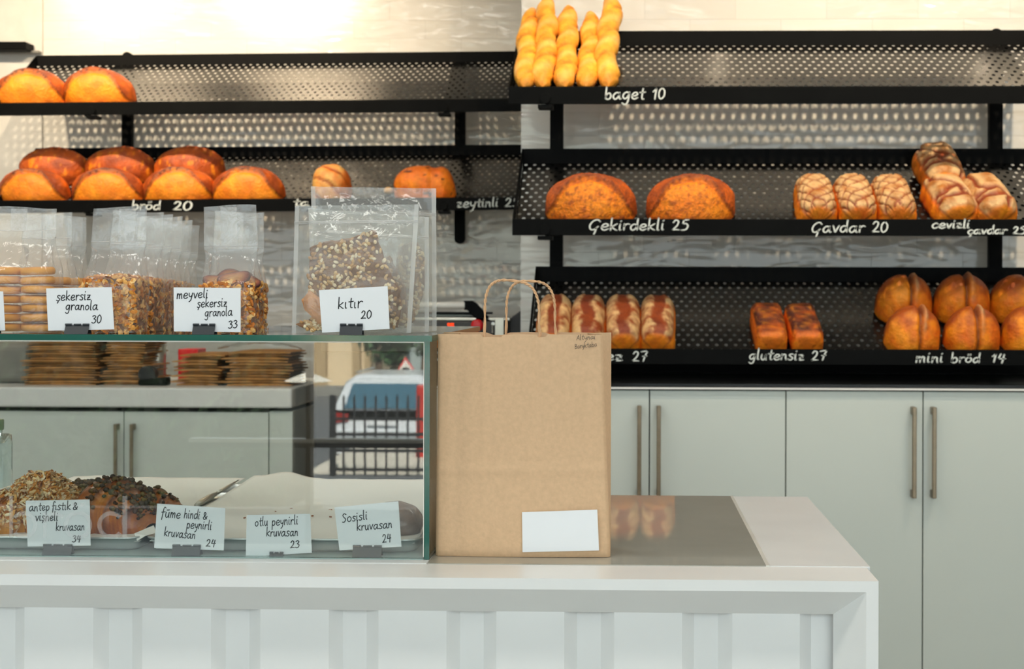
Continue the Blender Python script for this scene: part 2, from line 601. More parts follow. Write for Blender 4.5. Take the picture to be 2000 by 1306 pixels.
def ribbon(mb, pts, w):
    """Flat pen stroke in 2D as (list of 2D points, faces) with round ends."""
    n = len(pts)
    P = [Vector(p) for p in pts]
    L_, R_ = [], []
    for i in range(n):
        t = P[min(i + 1, n - 1)] - P[max(i - 1, 0)]
        if t.length < 1e-9:
            t = Vector((1, 0))
        t.normalize()
        nn = Vector((-t.y, t.x)) * (w / 2)
        L_.append(P[i] + nn)
        R_.append(P[i] - nn)
    vs = L_ + R_
    fs = [(i, n + i, n + i + 1, i + 1) for i in range(n - 1)]
    for e in (P[0], P[-1]):
        b = len(vs)
        for k in range(8):
            q = math.pi * 2 * k / 8
            vs.append(e + Vector((math.cos(q), math.sin(q))) * (w / 2))
        fs.append(tuple(range(b, b + 8)))
    mb.append((vs, fs))


def text_strokes(text, pen):
    res, x = [], 0
    rng = random.Random(text)
    for ch in text:
        wd, s = GL[ch]
        dy = rng.uniform(-.05, .05)
        sc = rng.uniform(.94, 1.06)
        for st in s.split('|') if s else ():
            pts = [tuple(float(q) for q in p.split(',')) for p in st.split()]
            pts = [(x + px * sc + 0.10 * py * sc, dy + py * sc) for px, py in pts]
            ribbon(res, smooth_path(pts), pen)
        x += wd * sc + 0.12
    return res, x - 0.12


def write(name, lines, Y, mat, parent, pen_px=2.0):
    """Lines of (text, x0, y0, x1, y1, x-height), all in photo pixels, laid on the upright plane at depth Y."""
    for text, x0, y0, x1, y1, xh in lines:
        mb = MB()
        st, wd = text_strokes(text, pen_px / xh)
        sx = math.hypot(x1 - x0, y1 - y0) / wd
        ang = math.atan2(y1 - y0, x1 - x0)
        ca, sa = math.cos(ang), math.sin(ang)
        for vs, fs in st:
            pts = []
            for v in vs:
                a, b = v.x * sx, -v.y * xh
                pts.append(at(x0 + a * ca - b * sa, y0 + a * sa + b * ca, Y))
            mb.add(pts, fs)
        obj(name, mb, mat, parent)

# ------------------------------------------------------------------ the room
YL, YR = 5.95, 4.75              # tiled back walls: left part, and the right part that stands further forward
XL, XR_, YF, ZC = -4.2, 3.2, -1.5, 3.2
xc = X(1017, YR)                 # corner where the right part begins
xp = X(83, YL)                   # where the tiles begin on the left

struct('floor', MB().box(XL - .2, XR_ + .2, YF, YL + .2, -0.12, 0), M['floor'])
struct('ceiling', MB().box(XL - .2, XR_ + .2, YF - .15, YL + .2, ZC, ZC + .2), M['ceiling'])
struct('wall_left', MB().box(XL - .2, XL, YF, YL + .2, 0, ZC), M['plaster'])
struct('wall_right', MB().box(XR_, XR_ + .2, YF, YL + .2, 0, ZC), M['plaster'])
struct('wall_back', MB().box(xp, xc + .05, YL, YL + .2, 0, ZC), M['tile'])
struct('wall_back_plaster', MB().box(XL, xp, YL - .012, YL + .2, 0, ZC), M['plaster'])
struct('wall_back_right', MB().box(xc, XR_, YR, YL + .2, 0, ZC), M['tile'])
# ledge and trim on the plain part at the far left
t0, t1 = at(0, 102, YL), at(82, 107, YL)
struct('trim_1', MB().box(XL, xp, YL - .045, YL - .013, t1.z, t0.z), M['grey_plastic'], bevel=.003)
b0, b1 = at(-30, 81, YL - .1), at(50, 97, YL - .1)
o = obj('door_closer', MB().box(b0.x, b1.x, YL - .1, YL - .014, b1.z, b0.z), M['black'], bevel=.004)
tag(o, 'black metal door closer above the grey trim at the top left corner', 'door closer')

# shop front: wide glazed opening behind the viewer
wx0, wx1, wz0, wz1 = -4.05, 3.05, 0.0, 3.05
mb = MB()
mb.box(XL - .2, wx0, YF - .15, YF, 0, ZC)
mb.box(wx1, XR_ + .2, YF - .15, YF, 0, ZC)
mb.box(wx0, wx1, YF - .15, YF, wz1, ZC)
struct('wall_front', mb, M['plaster'])
mb = MB()
YW = YF - .07
Dv = 2 * 1.97 - YW               # how far away the frame seems in the mirror of the case front
mxc = X(605, Dv)
tz0, tz1 = Z(876, Dv), Z(866, Dv)
xtl = X(373, Dv)
for xx in (wx0 + .025, mxc, mxc + 1.6, wx1 - .025):
    mb.box(xx - .009, xx + .009, YW - .03, YW + .03, wz0, wz1)
for a, b in ((wz0, wz0 + .05), (wz1 - .05, wz1)):
    mb.box(wx0, wx1, YW - .03, YW + .03, a, b)
mb.box(xtl, wx1, YW - .03, YW + .03, tz0, tz1)
win = struct('window_1', mb, M['machine'])
obj('transom_cap', MB().box(xtl, wx1, YW - .03, YW + .034, tz1, tz1 + .013), M['white_plastic'], win, world=False)
p = obj('pane', MB().box(wx0, wx1, YW - .003, YW + .003, wz0 + .02, wz1 - .02), thin('window_glass', (0.97, 0.98, 0.98), 1.45), win, world=False)

# ------------------------------------------------------------------ cabinets
def handle(mb_parent, x, Y, z0, z1, wdt=.012):
    mb = MB()
    mb.box(x - wdt / 2, x + wdt / 2, Y - .034, Y - .024, z0, z1)
    for a, b in ((z0, z0 + .022), (z1 - .022, z1)):
        mb.box(x - wdt / 2, x + wdt / 2, Y - .03, Y, a, b)
    return obj('handle', mb, M['bronze'], mb_parent, bevel=.002)


def cabinet(px0, pxm, px1, Y, ztop, depth, hz0, hz1, hxs, label, zbot=.1):
    x0, xm, x1 = X(px0, Y, 800), X(pxm, Y, 800), X(px1, Y, 800)
    t = thing('cabinet', label, 'cabinet', ((x0 + x1) / 2, Y, 0))
    mb = MB()
    mb.box(x0, x1, Y + .021, Y + depth, zbot, ztop)
    mb.box(x0, x1, Y + .06, Y + depth, 0, zbot)
    obj('carcass', mb, M['cab_gap'], t)
    for a, b, hx in ((x0, xm, hxs[0]), (xm, x1, hxs[1])):
        d = obj('door', MB().box(a + .0016, b - .0016, Y, Y + .019, zbot, ztop - .004), M['cab'], t, bevel=.0015)
        if hx is not None:
            handle(d, X(hx, Y - .03, 880), Y, hz0, hz1)
    return t


YC = 4.15
zt = Z(757, YC, 1600)
hz0, hz1 = Z(973, YC - .03, 1800), Z(795, YC - .03, 1800)
cabinet(1002, 1268.5, 1535, YC, zt - .006, .55, hz0, hz1, (1248.5, 1286.5), 'grey green double door wall cabinet directly behind the kraft paper bag')
cabinet(1535, 1803, 2071, YC, zt - .006, .55, hz0, hz1, (1786, 1825), 'grey green double door wall cabinet under the mini bread rolls at the right')
xw0 = X(1002, YC, 760)
mb = MB().box(xw0 - .01, 2.0, YC - .012, YC + .03, zt - .0055, zt)
t = thing('worktop', 'long black worktop with a pale front edge under the right bread trays', 'worktop', (.5, YC, zt))
obj('front_edge', mb, M['white_lacquer'], t)
obj('top', MB().box(xw0 - .01, 2.0, YC - .006, YR - .01, zt, zt + .012), M['blacktop'], t, bevel=.002)
obj('shade_strip', MB().box(xw0 - .01 + .02, 2.0, YR - .03, YR - .005, zt + .013, zt + .075), M['black'], t)  # black strip standing for the shaded wall under the low tray

# left run with a thick stone-coloured top
Y5 = 5.0
zl = Z(757, Y5, 300)
zl2 = Z(796, Y5, 300)
hz0, hz1 = Z(985, Y5 - .03, 240), Z(829, Y5 - .03, 240)
cabinet(-42, 242, 525, Y5 + .02, zl2 - .012, .6, hz0, hz1, (225, 256.5), 'grey green double door cabinet seen through the glass display case')
xe = X(570, Y5, 800)
x525 = X(525, Y5 + .02, 800)
o = obj('end_panel', MB().box(x525 + .002, xe - .002, Y5 + .02, Y5 + .62, 0, zl2 - .012), M['cab'], bevel=.002)
tag(o, 'plain grey green end panel closing the cabinet run behind the display case', 'panel')
o = obj('worktop', MB().box(-3.2, xe, Y5, Y5 + .66, zl2, zl), M['stone'], bevel=.008, seg=3)
tag(o, 'thick pale stone worktop behind the display case carrying the kraft bag stacks', 'worktop')

# ------------------------------------------------------------------ bread trays on their uprights
TRAYS = {}


def shelf_tray(key, label, xl, xr, Yf, Yb, pz, alpha, knobs):
    """pz: photo rows of rail bottom, rail top, floor back edge, lip top, read near the photo columns in pz[4] (front) and pz[5] (back)."""
    zb, ztp = Z(pz[0], Yf, pz[4]), Z(pz[1], Yf, pz[4])
    zk, zlip = Z(pz[2], Yb, pz[5]), Z(pz[3], Yb, pz[5])
    xref_f, xref_b = X(pz[4], Yf), X(pz[5], Yb)
    zb -= (xref_f - xl) * math.tan(alpha)
    ztp -= (xref_f - xl) * math.tan(alpha)
    zk -= (xref_b - xl) * math.tan(alpha)
    zlip -= (xref_b - xl) * math.tan(alpha)
    ln = xr - xl
    u = Vector((math.cos(alpha), 0, math.sin(alpha)))
    O = Vector((xl, Yf + .004, zb + .005))
    B = Vector((xl, Yb, zk))
    v = (B - O).normalized()
    dv = (B - O).length
    n = u.cross(v).normalized()
    v = n.cross(u).normalized()
    Mx = Matrix(((u.x, v.x, n.x, O.x), (u.y, v.y, n.y, O.y), (u.z, v.z, n.z, O.z), (0, 0, 0, 1)))
    t = thing('bread_tray', label, 'tray', mat=Mx)
    f = MB().box(.004, ln - .004, .002, dv, -.0012, 0)
    obj('perforated_floor', f, M['perf'], t, world=False)
    def P(a, Y, z):
        return Vector((xl, Y, z)) + u * a
    up = Vector((0, 0, 1))
    def bar(a0, a1, Y0, Y1, z0, z1):
        return MB().hexa([P(a0, Y0, z0), P(a1, Y0, z0), P(a1, Y1, z0), P(a0, Y1, z0), P(a0, Y0, z1), P(a1, Y0, z1), P(a1, Y1, z1), P(a0, Y1, z1)])
    rail = obj('front_rail', bar(0, ln, Yf, Yf + .004, zb, ztp), M['black'], t, bevel=.0012)
    obj('back_lip', bar(0, ln, Yb, Yb + .004, zk - .002, zlip), M['black'], t)
    for a in (0, ln - .003):
        poly = [P(a, Yf + .004, zb), P(a, Yb, zk - .004), P(a, Yb, zlip), P(a, Yf + .004, ztp)]
        obj('side_wall', MB().slab(poly, u * .003), M['black'], t)
    for pxk in knobs:
        a = X(pxk, Yf) - xl
        mb = MB()
        mb.tube([P(a, Yf - .008, zb + .016), P(a, Yf + .002, zb + .016)], .016, 14)
        mb.box(X(pxk, Yf) - .022, X(pxk, Yf) + .022, Yf - .002, Yf + .05, zb + a * math.tan(alpha) - .012, zb + a * math.tan(alpha) - .001)
        obj('clamp', mb, M['black'], t, bevel=.001)
    TRAYS[key] = dict(t=t, M=Mx, Yf=Yf, xl=xl, u=u, v=v, n=n, O=O, ln=ln, dv=dv, rail=rail, ztop=ztp)
    return t


YFr, YBr = 4.2, 4.57
T = math.pi
aR = 0.0005
shelf_tray('r1', 'top black perforated bread tray on the right, holding five standing baguettes', X(992, YFr), X(2080, YFr), YFr, YBr, (203, 168.3, 88, 60, 1400, 1400), aR, (1064,))
shelf_tray('r2', 'middle black perforated bread tray on the right, with seeded loaves and rye bricks', X(1000, YFr), X(2088, YFr), YFr, YBr, (460, 427.5, 319, 290, 1400, 1400), aR, (1064,))
shelf_tray('r3', 'lowest black perforated bread tray on the right, above the black worktop', X(1030, YFr), X(2118, YFr), YFr, YBr, (712, 681.5, 550, 521, 1500, 1500), aR, ())
YFl, YBl = 5.4, 5.765
aL = 0.0078
xl0 = X(69, YBl)
shelf_tray('l1', 'top black perforated bread tray on the left wall, holding two crusty loaves', xl0, -.40, YFl, YBl, (222, 196.5, 124.5, 104.5, 500, 500), aL, (178, 866))
shelf_tray('l2', 'lower black perforated bread tray on the left wall, full of crusty loaves', xl0, -.40, YFl, YBl, (413, 388, 306, 286, 500, 500), aL, (178, 866))


def upright(px, Yp, zt_, zb_, label, wall):
    x = X(px, Yp)
    w2 = .0215
    t = thing('shelf_upright', label, 'upright', (x, Yp, zb_), 'black uprights carrying the bread trays')
    mb = MB()
    k = 10
    prof = [Vector((x + w2 * math.cos(math.pi + math.pi * i / k), Yp, zb_ + w2 + w2 * math.sin(math.pi + math.pi * i / k))) for i in range(k + 1)]
    prof += [Vector((x + w2 * math.cos(math.pi * i / k), Yp, zt_ - w2 + w2 * math.sin(math.pi * i / k))) for i in range(k + 1)]
    mb.slab(prof, Vector((0, .03, 0)))
    obj('post', mb, M['black'], t, bevel=.002)
    return x, t


def arms(t, x, key, wall):
    tr = TRAYS[key]
    # the arm under a tray, from the upright out to the front clamp
    O, v, n = tr['O'], tr['v'], tr['n']
    a = (x - tr['xl'])
    p0 = O + tr['u'] * a + v * .03 - n * .004
    p1 = O + tr['u'] * a + v * (tr['dv'] + .03) - n * .004
    s = Vector((.012, 0, 0))
    mb = MB().hexa([p0 - s - n * .022, p0 + s - n * .022, p1 + s - n * .03, p1 - s - n * .03, p0 - s, p0 + s, p1 + s, p1 - s])
    obj('arm', mb, M['black'], t)


for px, lab in ((1086, 'black flat upright at the left end of the right bread trays'), (1945, 'black flat upright near the right end of the right bread trays')):
    Yp = 4.66
    x, t = upright(px, Yp, Z(55, Yp, px), zt + .08, lab, YR)
    for k in ('r1', 'r2', 'r3'):
        arms(t, x, k, YR)
    for z in (1.6, 2.1):
        obj('wall_fixing', MB().box(x - .012, x + .012, Yp + .03, YR, z - .012, z + .012), M['black'], t)
for px, lab in ((246, 'black flat upright at the left end of the left bread trays'), (897, 'black flat upright with rounded foot showing above the slicing machine')):
    Yp = 5.87
    x, t = upright(px, Yp, Z(101, Yp, px), Z(476, Yp, px), lab, YL)
    for k in ('l1', 'l2'):
        arms(t, x, k, YL)
    for z in (1.75, 2.2):
        obj('wall_fixing', MB().box(x - .012, x + .012, Yp + .03, YL, z - .012, z + .012), M['black'], t)

# names and prices written on the rails with a white marker
yy = YFr - .0006
write('lettering', [('baget 10', 1181, 194, 1299, 193, 13)], yy, M['chalk'], TRAYS['r1']['rail'], 2.7)
write('lettering', [('Çekirdekli 25', 1150, 449.5, 1345, 449, 12), ('Çavdar 20', 1585, 454, 1734, 453, 12.5),
                    ('cevizli', 1820, 446, 1894, 445, 9.5), ('çavdar 25', 1890, 456.5, 2003, 457, 8.5)], yy, M['chalk'], TRAYS['r2']['rail'], 2.5)
write('lettering', [('ez', 1183, 704, 1216, 704, 11.5), ('27', 1234, 705, 1264, 705, 11), ('glutensiz', 1463, 702, 1570, 703, 11), ('27', 1584, 703.5, 1614, 703, 10.5),
                    ('mini', 1788, 708, 1842, 707, 11), ('bröd', 1857, 708, 1914, 707.5, 10), ('14', 1935, 707, 1962, 708, 9.5)], yy, M['chalk'], TRAYS['r3']['rail'], 2.5)
yy = YFl - .0006
write('lettering', [('bröd', 257, 409, 313, 409, 9.5), ('20', 337, 410, 375, 410, 10), ('ta', 573, 402, 603, 401.5, 8), ('zeytinli', 892, 405, 973, 403, 10), ('25', 985, 403, 1014, 403, 10)],
      yy, M['chalk'], TRAYS['l2']['rail'], 2.2)

# ------------------------------------------------------------------ the serving counter
zc = .95
YS, YLG = 1.945, 1.85
xs1 = X(1700, YS, 1107)
xl1 = X(1716, YLG, 1130)
XA = -1.75
counter = thing('serving_counter', 'long white serving counter with a ribbed front in the foreground', 'counter', (-.6, 2.2, 0))
YSB = 2.626
xg1 = X(1502, YS, 1103)
xgap0 = X(846, 2.0, 1090)
obj('body', MB().box(XA, xs1 - .02, YLG + .075, YSB - .03, 0, .905), M['white_lacquer'], counter)
obj('slab', MB().box(XA, xs1, YS, YSB, .905, .9445), M['stone'], counter, bevel=.0015)
mb = MB().box(xg1 + .001, xs1, YS, YSB, .9445, zc)
mb.box(XA, xgap0 - .001, YS, YSB, .9445, zc)
obj('stone_top', mb, M['stone'], counter, bevel=.0012)
mb = MB().box(xgap0, xg1 - .004, YS, YSB + .004, .9445, zc)
obj('glass_panel', mb, M['glass_top'], counter, label='grey glass panel let into the counter top')
obj('glass_edge', MB().box(xg1 - .004, xg1 + .001, YS, YSB + .004, .9445, zc + .0006), M['painted_glint'], counter)  # highlight along the panel edge put into its pale colour
# front ledge and its picture-frame front
zf0 = Z(1152, YLG, 1200)
dep = .038
bz = zf0 - .037
xin = X(1692, YLG, 1200)
mb = MB()
mb.box(XA, xl1, YLG, YS - .0008, zf0, zc - .001)                       # ledge and top rail
mb.box(xin, xl1, YLG, YS + .02, 0, zf0)                                # right stile
mb.add([(XA, YLG, zf0), (xin, YLG, zf0), (xin - .037, YLG + dep, bz), (XA, YLG + dep, bz)], [(0, 1, 2, 3)])
mb.add([(xin, YLG, zf0), (xin, YLG, 0), (xin - .037, YLG + dep, 0), (xin - .037, YLG + dep, bz)], [(0, 1, 2, 3)])
obj('front_frame', mb, M['white_lacquer'], counter)
YP = YLG + dep
prof = [(XA, YP)]
for k in range(-1, 7):
    a = X(182 + 230 * k, YP, 1230)
    if a < XA + .05:
        continue
    prof += [(a, YP), (a + .0165, YP + .013)]
    if k < 6:
        prof += [(a + .048, YP + .013), (a + .066, YP)]
prof += [(xin - .030, YP + .013)]
mb = MB()
vs = [(x, y, bz + .012) for x, y in prof] + [(x, y, .06) for x, y in prof]
n_ = len(prof)
mb.add(vs, [(i, i + 1, n_ + i + 1, n_ + i) for i in range(n_ - 1)])
vs = [(x, y, bz + .012) for x, y in prof] + [(x, YP + .014, bz + .012) for x, y in prof]
obj('ribbed_panel', mb, M['white_lacquer'], counter)
obj('kick_board', MB().box(XA, xin, YP, YP + .02, 0, .06), M['white_lacquer'], counter)
obj('panel_back', MB().box(XA, xs1 - .02, YP + .0135, YLG + .076, bz - .02, .9), M['white_lacquer'], counter)

# ------------------------------------------------------------------ the glass display case on the counter
YG = 1.97
ctop = 1.2590
cth = .0083
xcr = X(839, YG, 900)
XCL, YCB = -1.55, 2.61
GLS = [M['case_glass'], M['green_edge']]


def pane(name, x0, x1, y0, y1, z0, z1, big, parent):
    mb = MB().box(x0, x1, y0, y1, z0, z1)
    ids = {'z': (0, 1), 'y': (2, 4), 'x': (3, 5)}[big]
    mb.m = [0 if i in ids else 1 for i in range(6)]
    return obj(name, mb, GLS, parent)


case = thing('display_case', 'rectangular glass display case with green edges on the white counter', 'display case', (-.8, 2.3, zc))
pane('top_glass', XCL, xcr + .003, YG - .002, YCB, ctop - cth, ctop, 'z', case)
front = pane('front_glass', XCL, xcr - .0075, YG, YG + .006, zc + .0015, ctop - cth - .0016, 'y', case)
pane('side_glass', xcr - .007, xcr, YG, YCB, zc + .0002, ctop - cth - .0002, 'x', case)
mb = MB().box(XCL, xcr - .008, YG - .0005, YG + .0055, ctop - cth - .0017, ctop - cth - .0002)
mb.box(xcr - .0086, xcr - .0076, YG - .0005, YG + .004, zc + .004, ctop - cth - .002)
obj('edge_glint', mb, M['painted_glint'], case)  # pale strips paint the bright refracted line along the case glass
M['case_floor'] = pm('case_floor', '9fb3ae', 0.25)
obj('base_plate', MB().box(XCL, xcr - .008, YG - .001, YCB, zc + .0002, zc + .0014), M['case_floor'], case)
# frosted shop lettering on the front glass
mb = MB()
yv = YG - .0005
def ring(cxp, cyp, ro, ri, a0=0, a1=360, n=40):
    vs, fs = [], []
    for k in range(n + 1):
        q = R(a0 + (a1 - a0) * k / n)
        vs += [at(cxp + ro * math.cos(q), cyp - ro * math.sin(q), yv), at(cxp + ri * math.cos(q), cyp - ri * math.sin(q), yv)]
    fs = [(2 * k, 2 * k + 1, 2 * k + 3, 2 * k + 2) for k in range(n)]
    mb.add(vs, fs)
def stem(x0, y0, x1, y1):
    mb.add([at(x0, y0, yv), at(x1, y0, yv), at(x1, y1, yv), at(x0, y1, yv)], [(0, 1, 2, 3)])
stem(18, 968, 25, 1050)
ring(46, 1025, 27, 19, -140, 140)
stem(84, 1000, 91, 1050)
ring(108, 1024, 24, 17, 45, 170)
ring(152, 1025, 28, 20)
stem(140, 982, 147, 989)
stem(157, 982, 164, 989)
ring(217, 1025, 27, 19, 40, 320)
stem(239, 968, 248.5, 1051)
obj('lettering', mb, M['vinyl'], front)

# ------------------------------------------------------------------ bread
def nz(p, s, seed=0.0, o=3):
    v = Vector((p[0] * s + seed, p[1] * s + seed * 1.7, p[2] * s - seed))
    return noise.fractal(v, 0.9, 2.1, o)


def mixc(a, b, t):
    t = max(0.0, min(1.0, t))
    return tuple(x + (y - x) * t for x, y in zip(a, b))


def sstep(a, b, x):
    t = max(0.0, min(1.0, (x - a) / (b - a)))
    return t * t * (3 - 2 * t)


C_GOLD, C_ORANGE, C_BROWN, C_DARK = lin('f59416'), lin('e0680c'), lin('8c3a0a'), lin('421806')
C_FLOUR, C_RED = lin('d3ab76'), lin('7a2e0c')


def loaf(a, b, c, fn, nu=56, nv=44, pu=2.4, pc=2.0, seed=0.0, lump=.004):
    """Loaf lying on z=0, long axis x. fn(u, phi, pos) -> (outward push, colour); phi 0 = front foot, pi/2 = crown."""
    mb = MB()
    def pt(s, t):
        u = -math.cos(math.pi * s)
        r = max(0.0, 1 - abs(u) ** pu) ** (1 / pu)
        ph = math.pi * t
        cc, ss = math.cos(ph), math.sin(ph)
        y = -b * r * math.copysign(abs(cc) ** (2 / pc), cc)
        z = c * (0.25 + 0.75 * r if r > 0 else .25) * abs(ss) ** (2 / pc)
        if r < .25:
            z *= r / .25
        p = Vector((a * u, y, z))
        d, col = fn(u, ph, p)
        d += lump * nz(p, 14, seed)
        nn = Vector((u * .5, -cc / 1, ss)).normalized()
        p = p + nn * d * min(1, r * 3)
        p.z = max(p.z, 0)
        return p, col
    mb.grid(nu, nv, pt)
    k = nv + 1
    # flat underside
    cols = [C_BROWN]
    fs = [(i * k, (i + 1) * k, (i + 1) * k + nv, i * k + nv) for i in range(nu)]
    for f in fs:
        mb.f.append(f)
        mb.m.append(0)
    return mb


def f_brod(seed, bake=0.0):
    """Oval loaf with one long cut that has opened into an ear."""
    def fn(u, ph, p):
        cut = R(86) * (1 - abs(u) ** 2.4) + R(2)
        cut += R(6) * nz(p, 9, seed)
        dlt = ph - cut
        ear = .015 * math.exp(-max(dlt, 0) / .16) * (1 if dlt > 0 else math.exp(dlt / .03)) * (1 - u * u)
        groove = -.010 * math.exp(-((dlt + .10) / .07) ** 2) * (1 - u * u)
        n1 = nz(p, 22, seed + 3)
        if dlt < -0.02:
            col = mixc(C_GOLD, C_ORANGE, .28 + .5 * n1 + .55 * sstep(.5, 0, ph) + bake)
            col = mixc(col, C_BROWN, .9 * sstep(-.20, -.02, dlt) * (.7 + .4 * n1) + bake * .5)
        else:
            col = mixc(C_BROWN, C_ORANGE, .22 + .6 * n1 + .4 * sstep(.4, 1.3, dlt) - bake)
            col = mixc(col, C_DARK, .75 * math.exp(-dlt / .07))
        return ear + groove, col
    return fn


def f_seed(seed):
    base = f_brod(seed)
    def fn(u, ph, p):
        d, col = base(u, ph, p)
        n2 = nz(p, 75, seed + 9, 2)
        col = mixc(col, C_RED, sstep(.2, .5, n2) * .75)
        col = mixc(col, C_ORANGE, .2)
        return d + .0018 * n2, col
    return fn


def f_back(seed):
    """Darker round-shouldered loaf with pale blisters."""
    def fn(u, ph, p):
        n1 = nz(p, 20, seed)
        bl = nz((p.x * 2.2, p.y, p.z), 34, seed + 5, 1)
        col = mixc(C_BROWN, C_ORANGE, .3 + .5 * n1)
        col = mixc(col, C_GOLD, sstep(.25, .5, bl) * .75 * sstep(2.2, .7, ph))
        col = mixc(col, C_DARK, .7 * sstep(1.45, 1.9, ph + .25 * n1))
        rid = .006 * math.exp(-((ph - 1.75 + .3 * u * u) / .12) ** 2)
        return rid, col
    return fn


def f_rye(seed, kind):
    """Floured brick loaf. kind: 'hatch' crossed cuts, 'crack' big splits, 'slash' one cut along the top."""
    rng = random.Random(seed)
    off = [rng.uniform(-.3, .3) for _ in range(4)]
    def fn(u, ph, p):
        n1 = nz(p, 30, seed)
        n2 = nz(p, 70, seed + 4, 2)
        s = (ph - math.pi / 2)
        wx = u * 1.0 + .08 * nz(p, 16, seed + 2)
        wy = s * .75 + .08 * nz(p, 16, seed + 7)
        top = sstep(.42, .62, ph) * sstep(math.pi - .42, math.pi - .62, ph) * sstep(1.0, .93, abs(u))
        d = 0
        if kind == 'hatch':
            fl = mixc(C_FLOUR, lin('a8682a'), .25 + 1.0 * n1)
            k = 2.1
            g1 = abs(((wx + wy + off[0]) * k) % 1 - .5) * 2
            g2 = abs(((wx - wy + off[1]) * k) % 1 - .5) * 2
            g = min(1 - g1, 1 - g2)
            cr = 1 - sstep(.07, .25 + .08 * n2, g)
            d = -.005 * cr * top + .002 * (1 - cr)
        elif kind == 'crack':
            fl = mixc(C_FLOUR, lin('a8682a'), .3 + 1.2 * n1)
            e1 = abs(wy * .9 - .55 * wx + off[0] * .4 + .14 * math.sin(6 * wx + seed))
            e2 = abs(wx - .25 * off[1] + .5 * abs(wy) + .1 * math.sin(7 * wy))
            e3 = abs(wx + .5 + .4 * wy * off[2])
            cr = 1 - sstep(.03, .13 + .05 * n2, min(e1, e2, e3) * .8)
            d = -.006 * cr * top + .003 * (1 - cr) + .003 * n1
        else:
            fl = mixc(C_FLOUR, C_BROWN, .3 + 1.1 * n1 + .5 * max(0, n2))
            cr = 1 - sstep(.10, .2 + .1 * n2, abs(wy + .12 * off[0] + .06 * math.sin(5 * u + seed)))
            d = -.004 * cr * top
        col = mixc(fl, mixc(C_RED, C_BROWN, .5 + n1), cr)
        side = mixc(C_ORANGE, C_GOLD, .5 + .6 * n1)
        col = mixc(side, col, top)
        line = math.exp(-((ph - .52) / .07) ** 2) + math.exp(-((ph - (math.pi - .52)) / .07) ** 2)
        col = mixc(col, C_BROWN, .6 * line)
        return d, col
    return fn


def f_plain(seed):
    def fn(u, ph, p):
        n1 = nz(p, 24, seed)
        n2 = nz(p, 60, seed + 2)
        top = sstep(.45, .8, ph) * sstep(math.pi - .45, math.pi - .8, ph)
        col = mixc(C_ORANGE, lin('4a1a0a'), top * (.9 + .6 * n1) * sstep(-1.1, -.6, u))
        col = mixc(col, C_GOLD, .45 * max(0, n2) + .4 * sstep(.75, 1, -u) * (1 - .5 * top))
        return .002 * n2, col
    return fn


def f_mini(seed):
    """Round roll with one deep cut running from the foot over the crown."""
    def fn(u, ph, p):
        n1 = nz(p, 24, seed)
        x0 = .12 + .10 * math.sin(seed * 3)
        e = u - x0 - .05 * nz(p, 12, seed + 3)
        groove = -.015 * math.exp(-(e / .075) ** 2)
        ear = .009 * math.exp(-((e - .15) / .09) ** 2) * sstep(.5, 1.3, ph)
        col = mixc(C_GOLD, C_ORANGE, .35 + .7 * n1 + .3 * (u > x0))
        col = mixc(col, C_BROWN, .9 * sstep(.75, 1.6, ph + .3 * n1))
        col = mixc(col, C_DARK, .8 * math.exp(-(e / .065) ** 2))
        fl = math.exp(-((e - .18) / .07) ** 2) * sstep(.55, 1.0, ph) * (.55 + .9 * n1)
        col = mixc(col, C_FLOUR, fl * .8)
        return groove + ear, col
    return fn


def f_stripe(seed):
    def fn(u, ph, p):
        n1 = nz(p, 24, seed)
        q = (ph * 1.15 + u * .55) * 1.15 + .12 * n1
        g = abs(q % 1 - .5) * 2
        cr = sstep(.72, .92, g)
        col = mixc(lin('e2b060'), C_ORANGE, .35 + .6 * n1)
        col = mixc(col, C_BROWN, cr * .9)
        col = mixc(col, C_ORANGE, .8 * sstep(.55, .95, u))
        return -.004 * cr, col
    return fn


def f_olive(seed):
    def fn(u, ph, p):
        n1 = nz(p, 24, seed)
        h = nz(p, 42, seed + 8, 1)
        hole = sstep(.42, .55, h)
        col = mixc(C_ORANGE, C_GOLD, .3 + .5 * n1)
        col = mixc(col, C_BROWN, .5 * sstep(1.0, 1.7, ph))
        col = mixc(col, C_DARK, hole)
        fold = .006 * math.sin(9 * u + 2) * (u > .2)
        return -.006 * hole + fold, col
    return fn


def put(mb, key, px, v, label, name='bread_loaf', group=None, yaw=0.0, lift=0.0, pitch=0.0, along=False, mat=None, cat='bread', py=None):
    """Set a loaf on a tray: px picks the place along the tray, v the distance up the slope from the rail."""
    t = TRAYS[key]
    Yv = t['O'].y + t['v'].y * v
    zz = (t['O'] + t['v'] * v).z
    py_ = 581 - (zz - CZ) * F_PX / Yv
    u = (X(px, Yv, py_) - t['xl'])
    Rz = Matrix.Rotation(yaw + (math.pi / 2 if along else 0), 4, 'Z')
    Mx = t['M'] @ Matrix.Translation((u, v, lift)) @ Matrix.Rotation(pitch, 4, 'X') @ Rz
    # slide it up the slope until it clears the front rail
    if v < .2:
        pts = [Mx @ Vector(q) for q in mb.v]
        lim = t['ztop'] + .004
        need = max([t['Yf'] + .007 - p.y for p in pts if p.z < lim] + [0 if name == 'bread_crumb' else -.05])
        Mx = Matrix.Translation(t['v'] * (need / t['v'].y)) @ Mx
    o = obj(name, mb, mat or M['bread'], None, smooth=True, world=False)
    o.matrix_world = Mx
    tag(o, label, cat, group)
    return o


# left top tray
G = 'crusty loaves on the left trays'
for i, (px, lab) in enumerate(((62, 'crusty oval loaf at the far left end of the top left tray'), (194, 'crusty oval loaf second from the left on the top left tray'))):
    put(loaf(.140, .088, .128, f_brod(2.1 + i * 5), seed=i, pu=2.0), 'l1', px, .092, lab, 'crusty_loaf', G, yaw=.06 * (1 - 2 * i))
